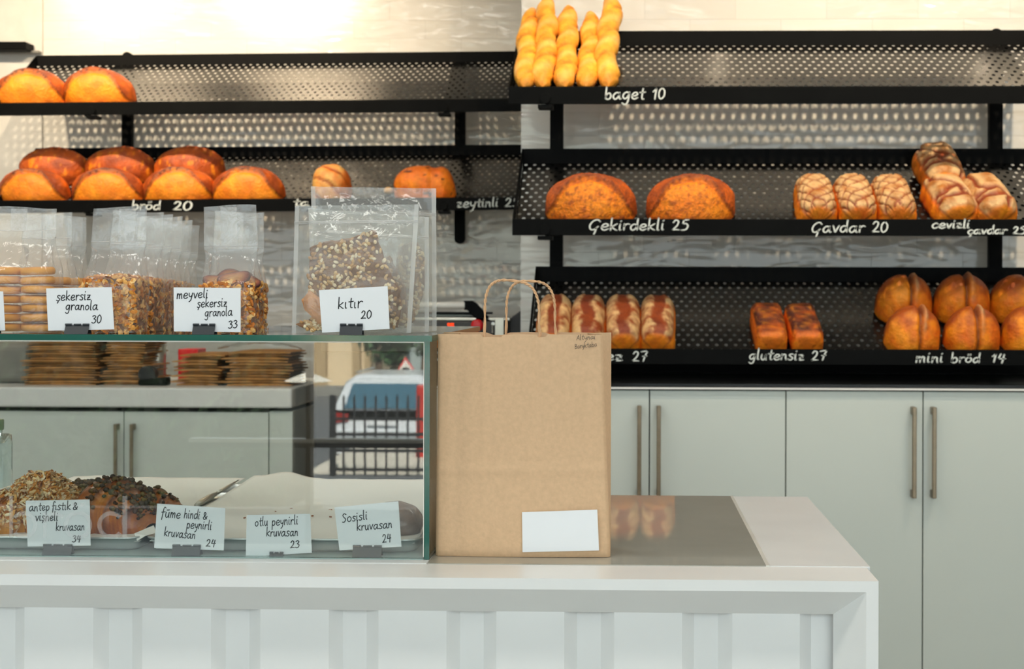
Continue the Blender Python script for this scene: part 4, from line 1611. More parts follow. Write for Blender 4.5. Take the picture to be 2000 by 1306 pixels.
def cracker(label, poly, Y, seed, dark=True, tilt=0.0, nseed=160, th=.006):
    rg = random.Random(seed)
    # ragged outline
    pts = []
    n = len(poly)
    for i in range(n):
        a, b = Vector(poly[i]), Vector(poly[(i + 1) % n])
        k = max(2, int((b - a).length / 7))
        for j in range(k):
            p = a.lerp(b, j / k)
            pts.append((p.x + rg.uniform(-1.6, 1.6), p.y + rg.uniform(-1.6, 1.6)))
    cy_ = sum(p[1] for p in pts) / len(pts)
    P3 = []
    for x, y in pts:
        q_ = at(x, y, Y)
        q_.y += (cy_ - y) * tilt / 1400
        q_.z = max(q_.z, ctop + .0015)
        P3.append(q_)
    c1 = lin('6f4a2c') if dark else lin('d79a66')
    mb = MB()
    k = len(P3)
    cen = sum(P3, Vector()) / k
    vs, cs, fs = [], [], []
    for ring_ in range(5):
        f = (1, .97, .7, .4, .08)[ring_]
        for p in P3:
            q_ = cen.lerp(p, f)
            q_.y -= th * (0, .8, 1.0, 1.0, 1.0)[ring_] + .0012 * nz(q_, 60, seed)
            vs.append(q_)
            cs.append(mixc(c1, lin('a9805f') if dark else lin('b9773f'), .3 + .6 * nz(q_, 90, seed + 3)))
    for ring_ in range(4):
        for j in range(k):
            fs.append((ring_ * k + j, ring_ * k + (j + 1) % k, (ring_ + 1) * k + (j + 1) % k, (ring_ + 1) * k + j))
    fs.append(tuple(4 * k + j for j in range(k)))
    fs.append(tuple(range(k - 1, -1, -1)))
    mb.add(vs, fs, cs)
    t = obj('seeded_cracker', mb, M['food'], None, smooth=False)
    tag(t, label, 'cracker', 'broken seeded crackers in the pouches')
    if nseed:
        sb = MB()
        tone = [lin('ecd2a4'), lin('d8b27a'), lin('f2e0bc'), lin('b98a56'), lin('cfa268')]
        for _ in range(nseed):
            j = rg.randrange(k)
            f = math.sqrt(rg.random()) * .99
            q_ = cen.lerp(P3[j].lerp(P3[(j + 1) % k], rg.random()), f)
            q_.y -= th * 1.05
            Mr = Matrix.Rotation(rg.uniform(0, 6.28), 3, 'Y') @ Matrix.Rotation(rg.uniform(-.5, .5), 3, 'X')
            sb.ball(q_, (rg.uniform(.003, .0046), .0012, rg.uniform(.0019, .0028)), 7, 5, rg.choice(tone), Mr)
        obj('seeds', sb, M['food'], t, world=False, smooth=True, kind='stuff')
    return t


pouch('rear milky pouch, tallest of the three seeded cracker pouches', [(608, 364), (852, 368), (853, 646), (616, 648)], 2.185, .02, 3, 418)
cracker('seeded cracker piece showing at the right inside the rear pouch', [(778, 478), (812, 470), (832, 500), (834, 540), (826, 575), (815, 615), (800, 640), (776, 640), (770, 560)], 2.185, 5, tilt=.02)
pouch('middle milky pouch between the front and rear cracker pouches', [(603, 406), (838, 424), (838, 648), (612, 650)], 2.115, .02, 2, 452)
cracker('pale seeded cracker inside the middle pouch', [(640, 520), (762, 500), (792, 560), (800, 636), (650, 636)], 2.115, 8, tilt=.02)
pouch('front milky pouch with zip, directly behind the kitir card', [(577, 402), (819, 399), (803, 650), (571, 651)], 2.04, .024, 1, 437)
cracker('largest seeded cracker with a pointed top corner in the front pouch', [(606, 482), (640, 471), (690, 464), (704, 458), (733, 449), (745, 488), (757, 520), (770, 545), (784, 566), (776, 606), (690, 616), (608, 612), (604, 540)], 2.036, 1, nseed=300)
cracker('second seeded cracker, lower right in the front pouch', [(690, 575), (778, 566), (786, 590), (776, 640), (700, 640)], 2.046, 2, nseed=130)
cracker('plain orange brown cracker piece at the lower left of the front pouch', [(590, 585), (606, 566), (622, 580), (648, 600), (646, 632), (622, 632), (596, 606)], 2.026, 3, dark=False, nseed=0)
cracker('dark cracker crumbs lying at the bottom left of the front pouch', [(578, 634), (606, 622), (650, 630), (660, 644), (610, 646), (596, 642)], 2.030, 4, nseed=50)

# ------------------------------------------------------------------ inside the case: trays, paper, pastries
def bake_tray(label, x0, x1, Y0, Y1, z0, h):
    t = thing('baking_tray', label, 'baking tray', ((x0 + x1) / 2, (Y0 + Y1) / 2, z0), 'aluminium baking trays in the case')
    def rr(off, r, z, n=8):
        pts = []
        for cx_, cy_, a0 in ((x1 - r, Y1 - r, 0), (x0 + r, Y1 - r, 90), (x0 + r, Y0 + r, 180), (x1 - r, Y0 + r, 270)):
            for k in range(n + 1):
                q_ = R(a0 + 90 * k / n)
                pts.append(Vector((cx_ + (r + off) * math.cos(q_), cy_ + (r + off) * math.sin(q_), z)))
        return pts
    r = .022
    loops = [rr(-.012, r, z0 + .0008), rr(-.008, r, z0), rr(-.004, r, z0 + .003), rr(-.001, r, z0 + h - .004), rr(.0, r, z0 + h - .002), rr(.004, r, z0 + h - .002),
             rr(.0052, r, z0 + h), rr(.004, r, z0 + h + .0015), rr(-.001, r, z0 + h + .0008), rr(-.004, r, z0 + .006), rr(-.012, r, z0 + .0022)]
    n = len(loops[0])
    mb = MB()
    fs = []
    for i in range(len(loops) - 1):
        for k in range(n):
            fs.append((i * n + k, i * n + (k + 1) % n, (i + 1) * n + (k + 1) % n, (i + 1) * n + k))
    fs.append(tuple(range(n)))
    fs.append(tuple((len(loops) - 1) * n + k for k in range(n)))
    mb.add([p for l in loops for p in l], fs)
    obj('pan', mb, M['tray'], t, smooth=True)
    return t


YT0, YT1 = 2.012, 2.585
TZ = zc + .0017
bake_tray('aluminium baking tray holding the dark glazed croissants', X(-290, YT0), X(273, YT0), YT0, YT1, TZ, .0185)
bake_tray('aluminium baking tray lined with nearly empty parchment', X(288, YT0), X(818, YT0), YT0, YT1, TZ, .0185)


def paper(label, px0, px1, seed, curl, hump):
    x0, x1 = X(px0, YT0 + .012), X(px1, YT0 + .012)
    def pt(s, v):
        x = x0 + (x1 - x0) * s
        y = YT0 + .006 + (YT1 - YT0 - .010) * v
        z = TZ + .0125 + .0022 * nz((x * 3, y * 2, 0), 3.0, seed) + .019 * v
        z += hump * math.exp(-((s - .16) / .09) ** 2) * sstep(.55, 1, v)
        z += curl * sstep(.16, 0, s) * (.4 + .6 * v)
        x += .05 * curl / .02 * sstep(.16, 0, s) * v * .2
        z -= .010 * sstep(.12, 0, v) * 0
        return Vector((x, y, z))
    mb = MB()
    mb.grid(50, 30, pt)
    o = obj('parchment_sheet', mb, M['parchment'], None, smooth=True)
    sol = o.modifiers.new('solid', 'SOLIDIFY')
    sol.thickness = .0006
    tag(o, label, 'baking paper')
    return o


paper('white parchment with crumbs lining the right baking tray', 296, 812, 1.0, .004, .011)
paper('white parchment under the dark glazed croissants', -150, 276, 2.0, .002, .004)
mb = MB()
rg = random.Random(5)
for px, py, s in ((537, 971, .006), (541, 982, .002), (570, 994, .002), (538, 1000, .0018), (671, 984, .009), (702, 983, .003), (645, 997, .003), (612, 1008, .0025), (768, 970, .004), (645, 1010, .002), (667, 970, .0025), (480, 1012, .0022)):
    zz = TZ + .022
    Yc = (CZ - zz) * F_PX / (py - 580)
    for j in range(3):
        p = at(px, py, Yc) + Vector((rg.uniform(-1, 1) * s, rg.uniform(-1, 1) * s, .001))
        mb.ball(p, (s * .6, s * .5, .0012), 6, 4, lin('9a5a2c'))
o = obj('pastry_crumbs', mb, M['food'])
tag(o, 'brown pastry crumbs scattered on the right parchment', 'crumbs', kind='stuff')
# torn corner of paper between the two trays
q_ = [at(262, 1042, 2.02), at(300, 1026, 2.05), at(306, 1040, 2.03), at(284, 1046, 2.02), at(268, 1056, 2.012)]
o = obj('paper_scrap', MB().slab(q_, Vector((0, .0006, .0004))), M['parchment'])
tag(o, 'torn scrap of parchment sticking out between the two baking trays', 'paper')
# grey strip added for the shaded curled edge of the parchment
p0, p1 = at(383, 987, 2.30), at(466, 937, 2.52)
mb = MB()
d_ = (p1 - p0)
s_ = Vector((0, .006, .004))
mb.tube([p0 + d_ * f for f in (0, .1, .3, .45)], [.0035, .0055, .0055, .003], 8)
mb.tube([p0 + d_ * f for f in (.45, .6, .8, 1)], [.0028, .0026, .0022, .0008], 8)
o = obj('curl_shade_strip', mb, M['steel'], smooth=True)
tag(o, 'slim grey strip for the shaded parchment curl, behind the fume hindi card', 'shade strip')


def croissant(label, cpx, cpy, Y, Lh, rad, seed, pal, bend=.25, yaw=0.0, topping=None, ntop=0, tone=()):
    """Rolled, ribbed crescent; cpx, cpy: photo place of its middle, Lh: half length."""
    c = at(cpx, cpy, Y)
    t = thing('croissant', label, 'croissant', c)
    t.rotation_euler = (0, 0, yaw)
    mb = MB()
    surf = []
    def spine(s):
        u = 2 * s - 1
        return Vector((Lh * u * (1 - .08 * u * u), bend * Lh * u * u, -.35 * rad * abs(u) ** 2))
    def pt(s, tt):
        u = 2 * s - 1
        q_ = 2 * math.pi * tt
        env = max(0.03, (1 - abs(u) ** 1.7)) ** .75
        k = 3.6
        seg_ = (abs(u) * k + .10 * math.sin(q_ * 2 + seed)) % 1
        rib = 1 + .13 * (seg_ ** 1.6) - .05
        rr = rad * (.30 + .70 * env) * rib * (1 if abs(u) < .97 else .7)
        p = spine(s)
        nrm = Vector((0, math.cos(q_), math.sin(q_)))
        p = p + nrm * rr
        p.z = max(p.z, -rad * .62)
        lay = math.sin(seg_ * 24 + 2 * nz(p, 30, seed))
        n1 = nz(p, 26, seed + 2)
        col = mixc(pal[0], pal[1], .45 + .6 * n1 + .2 * lay)
        col = mixc(col, pal[2], .8 * sstep(.75, 1, seg_) + .35 * sstep(.1, .9, math.sin(q_)))
        if s > .04 and s < .96 and math.sin(q_) > -.2:
            surf.append((p.copy(), nrm))
        return p, col
    mb.grid(72, 30, pt)
    obj('pastry', mb, M['glaze'], t, smooth=True, world=False)
    rg = random.Random(int(seed * 10))
    if topping == 'flakes':
        tb = MB()
        for _ in range(ntop):
            p, nn = rg.choice(surf)
            if nn.z < .1 and rg.random() < .75:
                continue
            nn = (nn + Vector((rg.gauss(0, .5), rg.gauss(0, .5), rg.gauss(0, .5)))).normalized()
            a = nn.orthogonal().normalized()
            a = Matrix.Rotation(rg.uniform(0, 6.28), 3, nn) @ a
            b = nn.cross(a)
            L_, W_ = rg.uniform(.004, .008), rg.uniform(.0012, .003)
            q0 = p + nn * rg.uniform(.0, .004)
            k = 7
            ring_ = [q0 + a * (L_ * math.cos(6.283 * j / k)) + b * (W_ * math.sin(6.283 * j / k)) + nn * (.0012 * math.cos(6.283 * j / k)) for j in range(k)]
            tb.add(ring_ + [q0 + nn * .001], [(j, (j + 1) % k, k) for j in range(k)], mixc(rg.choice(tone), rg.choice(tone), rg.random()))
        obj('almond_flakes', tb, M['food'], t, world=False, kind='stuff')
    elif topping == 'crumbs':
        tb = MB()
        for _ in range(ntop):
            p, nn = rg.choice(surf)
            if nn.z < .55 + .5 * nz(p, 40, seed):
                continue
            s = rg.uniform(.0016, .0044)
            tb.ball(p + nn * s * .4, (s * rg.uniform(.8, 1.3), s * rg.uniform(.8, 1.2), s * rg.uniform(.7, 1.1)), 7, 5, mixc(rg.choice(tone), rg.choice(tone), rg.random()))
        obj('crumb_topping', tb, M['food'], t, world=False, smooth=True, kind='stuff')
    return t


PG = (lin('d9942a'), lin('b8641c'), lin('6b2c12'))
PD = (lin('d07a1c'), lin('98441a'), lin('481a0e'))
FT = (lin('eccf98'), lin('dc9c48'), lin('c07422'), lin('f2e0bc'), lin('8a4a18'))
CT = (lin('3a2416'), lin('52331c'), lin('2a180f'), lin('6a5424'))
croissant('flaky almond croissant at the far left edge, lower front one in the case', 8, 1020, 2.10, .075, .044, 1.3, PG, yaw=.25, topping='flakes', ntop=1500, tone=FT)
croissant('croissant topped with toasted almond flakes, peeking above the antep fistik card', 80, 975, 2.20, .062, .040, 2.7, PG, yaw=-.1, topping='flakes', ntop=1700, tone=FT)
croissant('plain layered croissant hidden behind the antep fistik card', 118, 1024, 2.09, .060, .036, 6.1, PD, yaw=.1)
croissant('dark glazed croissant with chocolate crumbs, right of the antep fistik card', 222, 1006, 2.12, .085, .055, 3.9, PD, yaw=-.75, topping='crumbs', ntop=1100, tone=CT)
croissant('red brown glazed croissant whose tip shows left of the fume hindi card', 288, 1010, 2.20, .066, .046, 4.4, PD, yaw=-.25, topping='crumbs', ntop=120, tone=CT)
croissant('croissant with chocolate crumbs behind, between the almond one and the dark one', 165, 984, 2.26, .060, .036, 5.2, PD, yaw=.2, topping='crumbs', ntop=800, tone=CT)
c = at(772, 1020, 2.10)
mb = MB()
def pt(s, tt):
    q_ = 2 * math.pi * tt
    th = math.pi * s
    p = Vector((.042 * math.sin(th) * math.cos(q_), .036 * math.sin(th) * math.sin(q_), .030 * math.cos(th)))
    p *= 1 + .03 * math.sin(3 * p.x * 100) * .4 + .05 * nz(p, 22, 3)
    return c + p, mixc(lin('a08f86'), lin('7c5a40'), .4 + .5 * nz(p, 40, 2) + .5 * sstep(.5, 1, math.cos(th)))  # grey of the glass reflection is mixed into the crust colour
mb.grid(26, 34, pt)
o = obj('sausage_pastry', mb, M['glaze'], smooth=True)
tag(o, 'round brown sausage pastry with painted-in reflection grey, behind the sosisli kruvasan card', 'pastry')

# water bottle at the left end of the case
bx_ = X(-12, 2.3)
t = thing('water_bottle', 'clear glass bottle with green cap at the left edge inside the case', 'bottle', (bx_, 2.3, zc + .0015))
M['bottle'] = thin('bottle_glass', (0.9, 0.95, 0.95), 1.5, boost=1.6)
zt_ = Z(838, 2.3, 5)
z0_ = zc + .0016
pr = [(.026, z0_), (.029, z0_ + .004), (.029, z0_ + .12), (.0275, z0_ + .135), (.018, zt_ - .022), (.0135, zt_ - .010), (.0135, zt_)]
obj('glass', MB().lathe(pr, 28, (bx_, 2.3, 0)), M['bottle'], t, smooth=True)
obj('cap', MB().lathe([(.0155, zt_ - .001), (.0160, zt_ + .002), (.0160, zt_ + .014), (.015, zt_ + .016)], 24, (bx_, 2.3, 0)), pm('bottle_cap', '7f9a78', .35, metal=.4), t)

# ------------------------------------------------------------------ on the rear worktop: kraft bag stacks and small things
rg = random.Random(9)
GK = 'folded kraft bags stacked on the rear worktop'
def stack(px0, px1, pyb, pyt, Yk, side, n, skew=0.0, tonal=0.0):
    z0 = zl + .0003
    ztop = Z(pyt, Yk, 300)
    h = (ztop - z0) / n
    x0, x1 = X(px0, Yk), X(px1, Yk)
    for i in range(n):
        a = x0 + rg.uniform(-.02, .02) + skew * i * h
        b = x1 + rg.uniform(-.015, .015) + skew * i * h
        y0 = Yk + rg.uniform(-.008, .018)
        sag = rg.uniform(.0, .3) * h
        mb = MB()
        vs, fs = [], []
        k = 10
        ph = rg.uniform(0, 6)
        for j in range(k + 1):
            f = j / k
            x = a + (b - a) * f
            wv = .16 * h * math.sin(5 * f + ph)
            puf = (1 - abs(2 * f - 1) ** 4)
            zz0 = z0 + i * h + .06 * h
            zz1 = z0 + i * h + h * (.55 + .4 * puf) 
            ym = y0 + .004 * math.sin(7 * f + ph)
            vs += [(x, ym, zz0), (x, ym, zz1 - .1 * h + wv * .3), (x, y0 + .24, zz1 - .1 * h), (x, y0 + .24, zz0)]
        for j in range(k):
            b_ = j * 4
            for e in range(4):
                fs.append((b_ + e, b_ + (e + 1) % 4, b_ + 4 + (e + 1) % 4, b_ + 4 + e))
        fs += [(0, 1, 2, 3), (4 * k + 3, 4 * k + 2, 4 * k + 1, 4 * k)]
        mb.add(vs, fs)
        o = obj('folded_paper_bag', mb, M['kraft_stack'])
        tag(o, 'folded kraft bag in the %s' % side, 'paper bag', GK)


stack(50, 190, 745, 652, 5.13, 'leftmost stack seen through the case', 22)
stack(203, 284, 745, 655, 5.14, 'second stack from the left behind the case', 19)
stack(343, 432, 745, 690, 5.12, 'stack beside the red box seen through the case', 11)
stack(441, 570, 745, 684, 5.12, 'rightmost stack, under the clear film behind the case', 12)
# clear film over the right stack
def pt(s, v):
    a = at(425 + 165 * s, 690 - 2 * math.sin(5 * s), 5.10 + .2 * v)
    a.z = Z(684, 5.12, 300) + .006 + .022 * math.sin(math.pi * s) + .01 * nz((s * 3, v * 2, 0), 2, 1)
    return a
mb = MB()
mb.grid(16, 8, pt)
o = obj('plastic_film', mb, M['pouch'], smooth=True)
tag(o, 'crumpled clear film lying on the rightmost kraft stack', 'film')
o = obj('red_box', MB().box(X(333, 5.3), X(372, 5.3), 5.39, 5.5, zl, Z(683, 5.3, 350)), M['red'], bevel=.003)
tag(o, 'red box standing behind the kraft stacks', 'box')
xcn = X(297, 5.3)
o = obj('canister', MB().lathe([(.035, zl), (.036, zl + .004), (.036, Z(676, 5.3, 300)), (.03, Z(672, 5.3, 300))], 28, (xcn, 5.35, 0)), M['steel'], smooth=True)
tag(o, 'shiny steel canister between the kraft stacks', 'canister')
xd = X(292, 5.15)
t = thing('tape_dispenser', 'black tape dispenser on the rear worktop between the kraft stacks', 'tape dispenser', (xd, 5.15, zl))
r_ = .031
mb = MB()
mb.tube([(xd, 5.12, zl + .04), (xd, 5.16, zl + .04)], r_, 26)
obj('roll', mb, M['machine'], t)
mb = MB()
mb.hexa([Vector(p) for p in ((xd - .03, 5.115, zl), (xd + .075, 5.115, zl), (xd + .075, 5.165, zl), (xd - .03, 5.165, zl), (xd - .03, 5.115, zl + .022), (xd + .075, 5.115, zl + .03), (xd + .075, 5.165, zl + .03), (xd - .03, 5.165, zl + .022))])
obj('base', mb, M['black'], t, bevel=.006, seg=3)
x0, x1 = X(-40, 5.2), X(60, 5.2)
mb = MB()
mb.box(x0, x1, 5.2, 5.45, zl, Z(668, 5.2, 30))
o = obj('storage_tub', mb, M['grey_plastic'], bevel=.03, seg=4)
tag(o, 'grey rounded tub at the left end of the rear worktop', 'tub')

# ------------------------------------------------------------------ bread slicing machine behind the case
Ym = 4.92
xm0, xm1 = X(612, Ym, 650), X(1007, Ym, 650)
zm = Z(620, Ym, 900)
t = thing('bread_slicer', 'dark bread slicing machine with red stop button behind the paper bag', 'slicing machine', ((xm0 + xm1) / 2, Ym + .25, 0))
obj('housing', MB().box(xm0, xm1 - .02, Ym, Ym + .55, .06, zm - .004), M['machine'], t, bevel=.012, seg=3)
obj('foot_plinth', MB().box(xm0 + .04, xm1 - .06, Ym + .05, Ym + .5, 0, .06), M['black'], t)
obj('control_panel', MB().box(xm0 + .03, X(962, Ym), Ym - .008, Ym, zm - .12, zm - .012), M['dark_panel'], t, bevel=.003)
mb = MB().box(xm0, xm1 - .019, Ym - .006, Ym + .52, zm - .01, zm)
mb.box(X(967, Ym), X(985, Ym), Ym - .010, Ym, zm - .35, zm)
obj('steel_trim', mb, M['steel'], t, bevel=.002)
# lid, tray ridge and lifting handle
zlid = Z(613, Ym + .05, 900)
mb = MB().box(xm0 + .02, X(928, Ym + .1), Ym + .05, Ym + .45, zm, zlid)
obj('lid', mb, pm('smoked_lid', '8d938c', .2), t, bevel=.004)
obj('lid_rim', MB().box(xm0 + .02, X(962, Ym + .05), Ym + .04, Ym + .06, zlid, zlid + .007), M['black'], t)
zh = Z(596, Ym, 880)
bar_ = MB()
bar_.tube([(X(700, Ym), Ym, zh), (X(908, Ym), Ym, zh)], .0115, 16)
hd = obj('handle_bar', bar_, M['white_plastic'], t, smooth=False)
A = [(906, 587), (922, 587), (930, 592), (960, 626), (960, 640), (930, 640), (928, 622), (912, 605), (906, 605)]
obj('handle_arm', MB().slab([at(x, y, Ym - .006) for x, y in A], Vector((0, .03, 0))), M['black'], t, bevel=.003)
pb = at(932.5, 635, Ym - .012)
mb = MB()
mb.tube([pb + Vector((0, .02, -.002)), pb + Vector((0, .012, -.002))], .027, 26)
obj('button_collar', mb, M['yellow'], t)
mb = MB()
mb.tube([pb + Vector((0, .012, 0)), pb + Vector((0, -.004, 0)), pb + Vector((0, -.012, 0)), pb + Vector((0, -.016, 0))], [.016, .021, .021, .012], 26)
obj('stop_button', mb, M['red'], t, smooth=True)
mb = MB()
yl_ = Ym - .009
for x0, y0, w_, h_ in ((874, 631, 5, 5), (880, 631, 6, 3), (872, 638, 6, 5), (879, 636, 8, 6)):
    a, b = at(x0, y0 + h_, yl_), at(x0 + w_, y0, yl_)
    mb.box(a.x, b.x, yl_, yl_ + .001, a.z, b.z)
obj('display_digits', mb, M['led'], t)
mb = MB()
for xx in (858, 904):
    mb.slab([at(xx - 4, 648, yl_), at(xx + 4, 648, yl_), at(xx, 640, yl_)], Vector((0, .001, 0)))
obj('panel_marks', mb, M['grey_plastic'], t)
mb = MB()
mb.tube([at(963, 632, Ym - .008), at(963, 632, Ym)], .006, 12)
mb.tube([at(962, 650, Ym - .006), at(962, 632, Ym - .006)], .003, 8)
obj('latch', mb, M['steel'], t)
A = [(990, 626), (1017, 606), (1040, 606), (1040, 660), (990, 660)]
obj('side_hood', MB().slab([at(x, y, Ym + .02) for x, y in A], Vector((0, .3, 0))), M['machine'], t, bevel=.004)

# ------------------------------------------------------------------ the street outside the shop window
def out(px, py, D):
    """World point outside that the case front mirrors to pixel (px, py), D being its apparent depth."""
    p = at(px, py, D)
    return Vector((p.x, 2 * YG - D, p.z))


M['asphalt'] = pm('asphalt', '54575a', .8, var=.1, vscale=4)
M['paving'] = pm('paving', 'b7b2a6', .8, var=.1, vscale=6)
gz = lambda y: 0 if y > -5 else (-.55 * min(1, (-5 - y) / 4.5)) + (-1.0 * max(0, min(1, (-13 - y) / 6))) + (-.025 * max(0, -19 - y))
mb = MB()
ys = [-1.66, -3, -5, -6.5, -8, -9.5, -11, -13, -15, -17, -19, -24, -30, -40, -60, -90]
vs, fs = [], []
for y in ys:
    vs += [(-40, y, gz(y) - .02), (40, y, gz(y) - .02)]
fs = [(2 * i, 2 * i + 1, 2 * i + 3, 2 * i + 2) for i in range(len(ys) - 1)]
vs += [(-40, y, gz(y) - .3) for y in ys]
mb.add(vs, fs)
struct('street', mb, M['asphalt'])
yp = -11.2
struct('pavement', MB().box(-3.4, 14, yp - 2.4, yp, gz(yp) - .1, gz(yp) + .01), M['paving'])
# iron railing
D = 15.0
yF = 2 * YG - D
xf0, xf1 = out(650, 800, D).x, out(1060, 800, D).x
zbF = gz(yF) - .02
t = thing('iron_railing', 'black iron railing along the street outside the window', 'railing', (xf0, yF, zbF))
z_ = lambda py: out(740, py, D).z
M['iron'] = pm('black_iron', '15171a', .5)
for py in (818, 848, 880, 917):
    obj('rail', MB().box(xf0, xf1, yF - .012, yF + .012, z_(py) - .016, z_(py) + .016), M['iron'], t)
k = 0
x = xf0
while x < xf1:
    mb = MB()
    hgt = z_(778)
    mb.box(x - .010, x + .010, yF - .010, yF + .010, zbF + (.05 if k else 0), hgt)
    mb.add([(x - .014, yF, hgt), (x, yF - .014, hgt), (x + .014, yF, hgt), (x, yF + .014, hgt), (x, yF, hgt + .05)], [(0, 1, 4), (1, 2, 4), (2, 3, 4), (3, 0, 4)])
    obj('baluster', mb, M['iron'], t)
    x += .113
    k += 1
for xx in (xf0, xf1):
    obj('post', MB().box(xx - .03, xx + .03, yF - .03, yF + .03, zbF, z_(772)), M['iron'], t)


# parked car seen from behind
def car():
    D = 24.0
    y0 = 2 * YG - D
    zr = out(750, 735, D).z
    g = gz(y0 - 2) - .02
    s = (zr - g) / 1.62
    cx_ = out(748, 800, D).x
    t = thing('car', 'white estate car parked beyond the iron railing, seen from behind', 'car', (cx_, y0 - 2.2, g))
    mb = MB()
    # half widths and heights along the length (y = 0 rear)
    def sec(y, wl, wm, zt_, wt):
        zz = [.32, .45, .80, .98, zt_ - .12, zt_]
        ww = [wl * .92, wl, wm, wm * .97, wt + .05, wt * .82]
        P_ = [Vector((cx_ - w_ * s, y0 - y * s, g + z * s)) for w_, z in zip(ww, zz)] + [Vector((cx_ + w_ * s, y0 - y * s, g + z * s)) for w_, z in zip(ww[::-1], zz[::-1])]
        return P_
    secs = [sec(0, .84, .86, 1.02, .80), sec(.06, .88, .91, 1.10, .80), sec(.28, .9, .93, 1.58, .64), sec(.5, .9, .94, 1.62, .66), sec(2.2, .9, .94, 1.62, .66), sec(3.0, .9, .93, 1.40, .62), sec(3.4, .9, .92, 1.04, .78), sec(4.3, .86, .88, .92, .72)]
    n = len(secs[0])
    fs = [(i * n + k, i * n + (k + 1) % n, (i + 1) * n + (k + 1) % n, (i + 1) * n + k) for i in range(len(secs) - 1) for k in range(n)]
    fs += [tuple(range(n)), tuple((len(secs) - 1) * n + k for k in range(n))]
    mb.add([p for q in secs for p in q], fs)
    obj('bodywork', mb, pm('car_paint', 'e4e8ec', .25, coat=.6), t, smooth=False, bevel=.04, seg=3)
    V = lambda x, y, z: Vector((cx_ + x * s, y0 - y * s, g + z * s))
    gl_ = pm('car_glass_sky', '35596b', .05, spec=1.0)  # blue base colour carries the sky reflection
    obj('rear_window', MB().slab([V(-.66, .03, 1.08), V(.66, .03, 1.08), V(.55, .235, 1.49), V(-.55, .235, 1.49)], Vector((0, .03, 0))), gl_, t, bevel=.02)
    for sg in (-1, 1):
        obj('side_window', MB().slab([V(sg * .90, .55, 1.05), V(sg * .90, 3.0, 1.05), V(sg * .74, 2.7, 1.45), V(sg * .72, .7, 1.5)], Vector((sg * .03, 0, 0))), gl_, t)
        obj('tail_light', MB().slab([V(sg * .86, 0, .84), V(sg * .58, 0, .87), V(sg * .58, 0, .99), V(sg * .84, .03, 1.02)], Vector((0, .04, 0))), pm('tail_light', '8e1d18', .2), t)
        obj('wing_mirror', MB().ball(V(sg * 1.02, 2.7, 1.02), (.09, .06, .07), 10, 6), pm('mirror_shell', 'dfe3e6', .3), t, smooth=True)
        for yy_ in (.8, 3.4):
            mb = MB()
            mb.tube([V(sg * .70, yy_, .32), V(sg * .92, yy_, .32)], .32 * s, 24)
            obj('wheel', mb, M['black'], t)
    obj('bumper', MB().slab([V(-.86, 0, .42), V(.86, 0, .42), V(.84, 0, .70), V(-.84, 0, .70)], Vector((0, .06, 0))), pm('bumper', '8f9498', .5), t, bevel=.02)
    obj('number_plate', MB().slab([V(-.26, -.02, .80), V(.26, -.02, .80), V(.26, -.02, .91), V(-.26, -.02, .91)], Vector((0, .03, 0))), M['card'], t)
    for sg in (-1, 1):
        mb = MB()
        mb.tube([V(sg * .55, .6, 1.66), V(sg * .55, 2.2, 1.66)], .02, 8)
        obj('roof_rail', mb, M['steel'], t)


car()
# warning sign
D = 42.0
a, b, c_ = out(772, 729, D), out(813, 729, D), out(792, 697, D)
ctr = (a + b + c_) / 3
t = thing('warning_sign', 'triangular red and white road warning sign beyond the car', 'road sign', (ctr.x, ctr.y, gz(ctr.y)))
obj('plate', MB().slab([a, b, c_], Vector((0, -.02, 0))), M['red'], t)
ins = [ctr.lerp(p, .8) + Vector((0, .012, 0)) for p in (a, b, c_)]
obj('white_field', MB().slab(ins, Vector((0, -.01, 0))), pm('sign_white', 'eeeae0', .5), t)
m0 = ctr + Vector((0, .02, 0))
obj('symbol', MB().slab([m0 + Vector((-.13, 0, -.05)), m0 + Vector((.13, 0, -.05)), m0 + Vector((.09, 0, .0)), m0 + Vector((-.06, 0, .02))], Vector((0, -.006, 0))), M['black'], t)
mb = MB()
mb.tube([(ctr.x, ctr.y - .05, gz(ctr.y) - .05), (ctr.x, ctr.y - .05, c_.z - .1)], .035, 10)
obj('pole', mb, M['grey_plastic'], t)
# red post by the railing
D = 16.5
a, b = out(812, 930, D), out(832, 752, D)
o = obj('red_post', MB().box(a.x, b.x, a.y - .12, a.y, gz(a.y) - .02, b.z), pm('red_post_paint', 'a8271c', .5), bevel=.02)
tag(o, 'tall red post beside the iron railing in the street', 'post')
# building across the street
D = 52.0
a, b = out(596, 780, D), out(727, 600, D)
g0 = gz(a.y) - .1
zt_ = 9.0
bd = thing('building', 'beige plastered building with pilasters across the street', 'building', ((a.x + b.x) / 2, a.y - 3, g0))
M['facade'] = pm('beige_plaster', 'c9b594', .85, var=.05, vscale=.6)
obj('walls', MB().box(a.x, b.x, a.y - 8, a.y, g0, zt_), M['facade'], bd)
M['pil'] = pm('pilaster_plaster', 'a08a68', .85)
for p0, p1 in ((612, 640), (690, 706), (714, 727)):
    xa, xb = out(p0, 700, D).x, out(p1, 700, D).x
    obj('pilaster', MB().box(xa, xb, a.y, a.y + .25, g0, zt_), M['pil'], bd)
obj('plinth', MB().box(a.x, b.x, a.y, a.y + .3, g0, out(600, 752, D).z), M['grey_plastic'], bd)
obj('roof', MB().box(a.x - .4, b.x + .4, a.y - 8.4, a.y + .5, zt_, zt_ + .3), M['pil'], bd)
D = 70.0
a, b = out(700, 780, D), out(1200, 600, D)
bd = thing('building', 'grey building far down the street behind the trees', 'building', ((a.x + b.x) / 2, a.y - 3, gz(a.y)))
obj('walls', MB().box(a.x, b.x, a.y - 8, a.y, gz(a.y) - .1, 12), pm('grey_plaster', '8e9896', .85), bd)
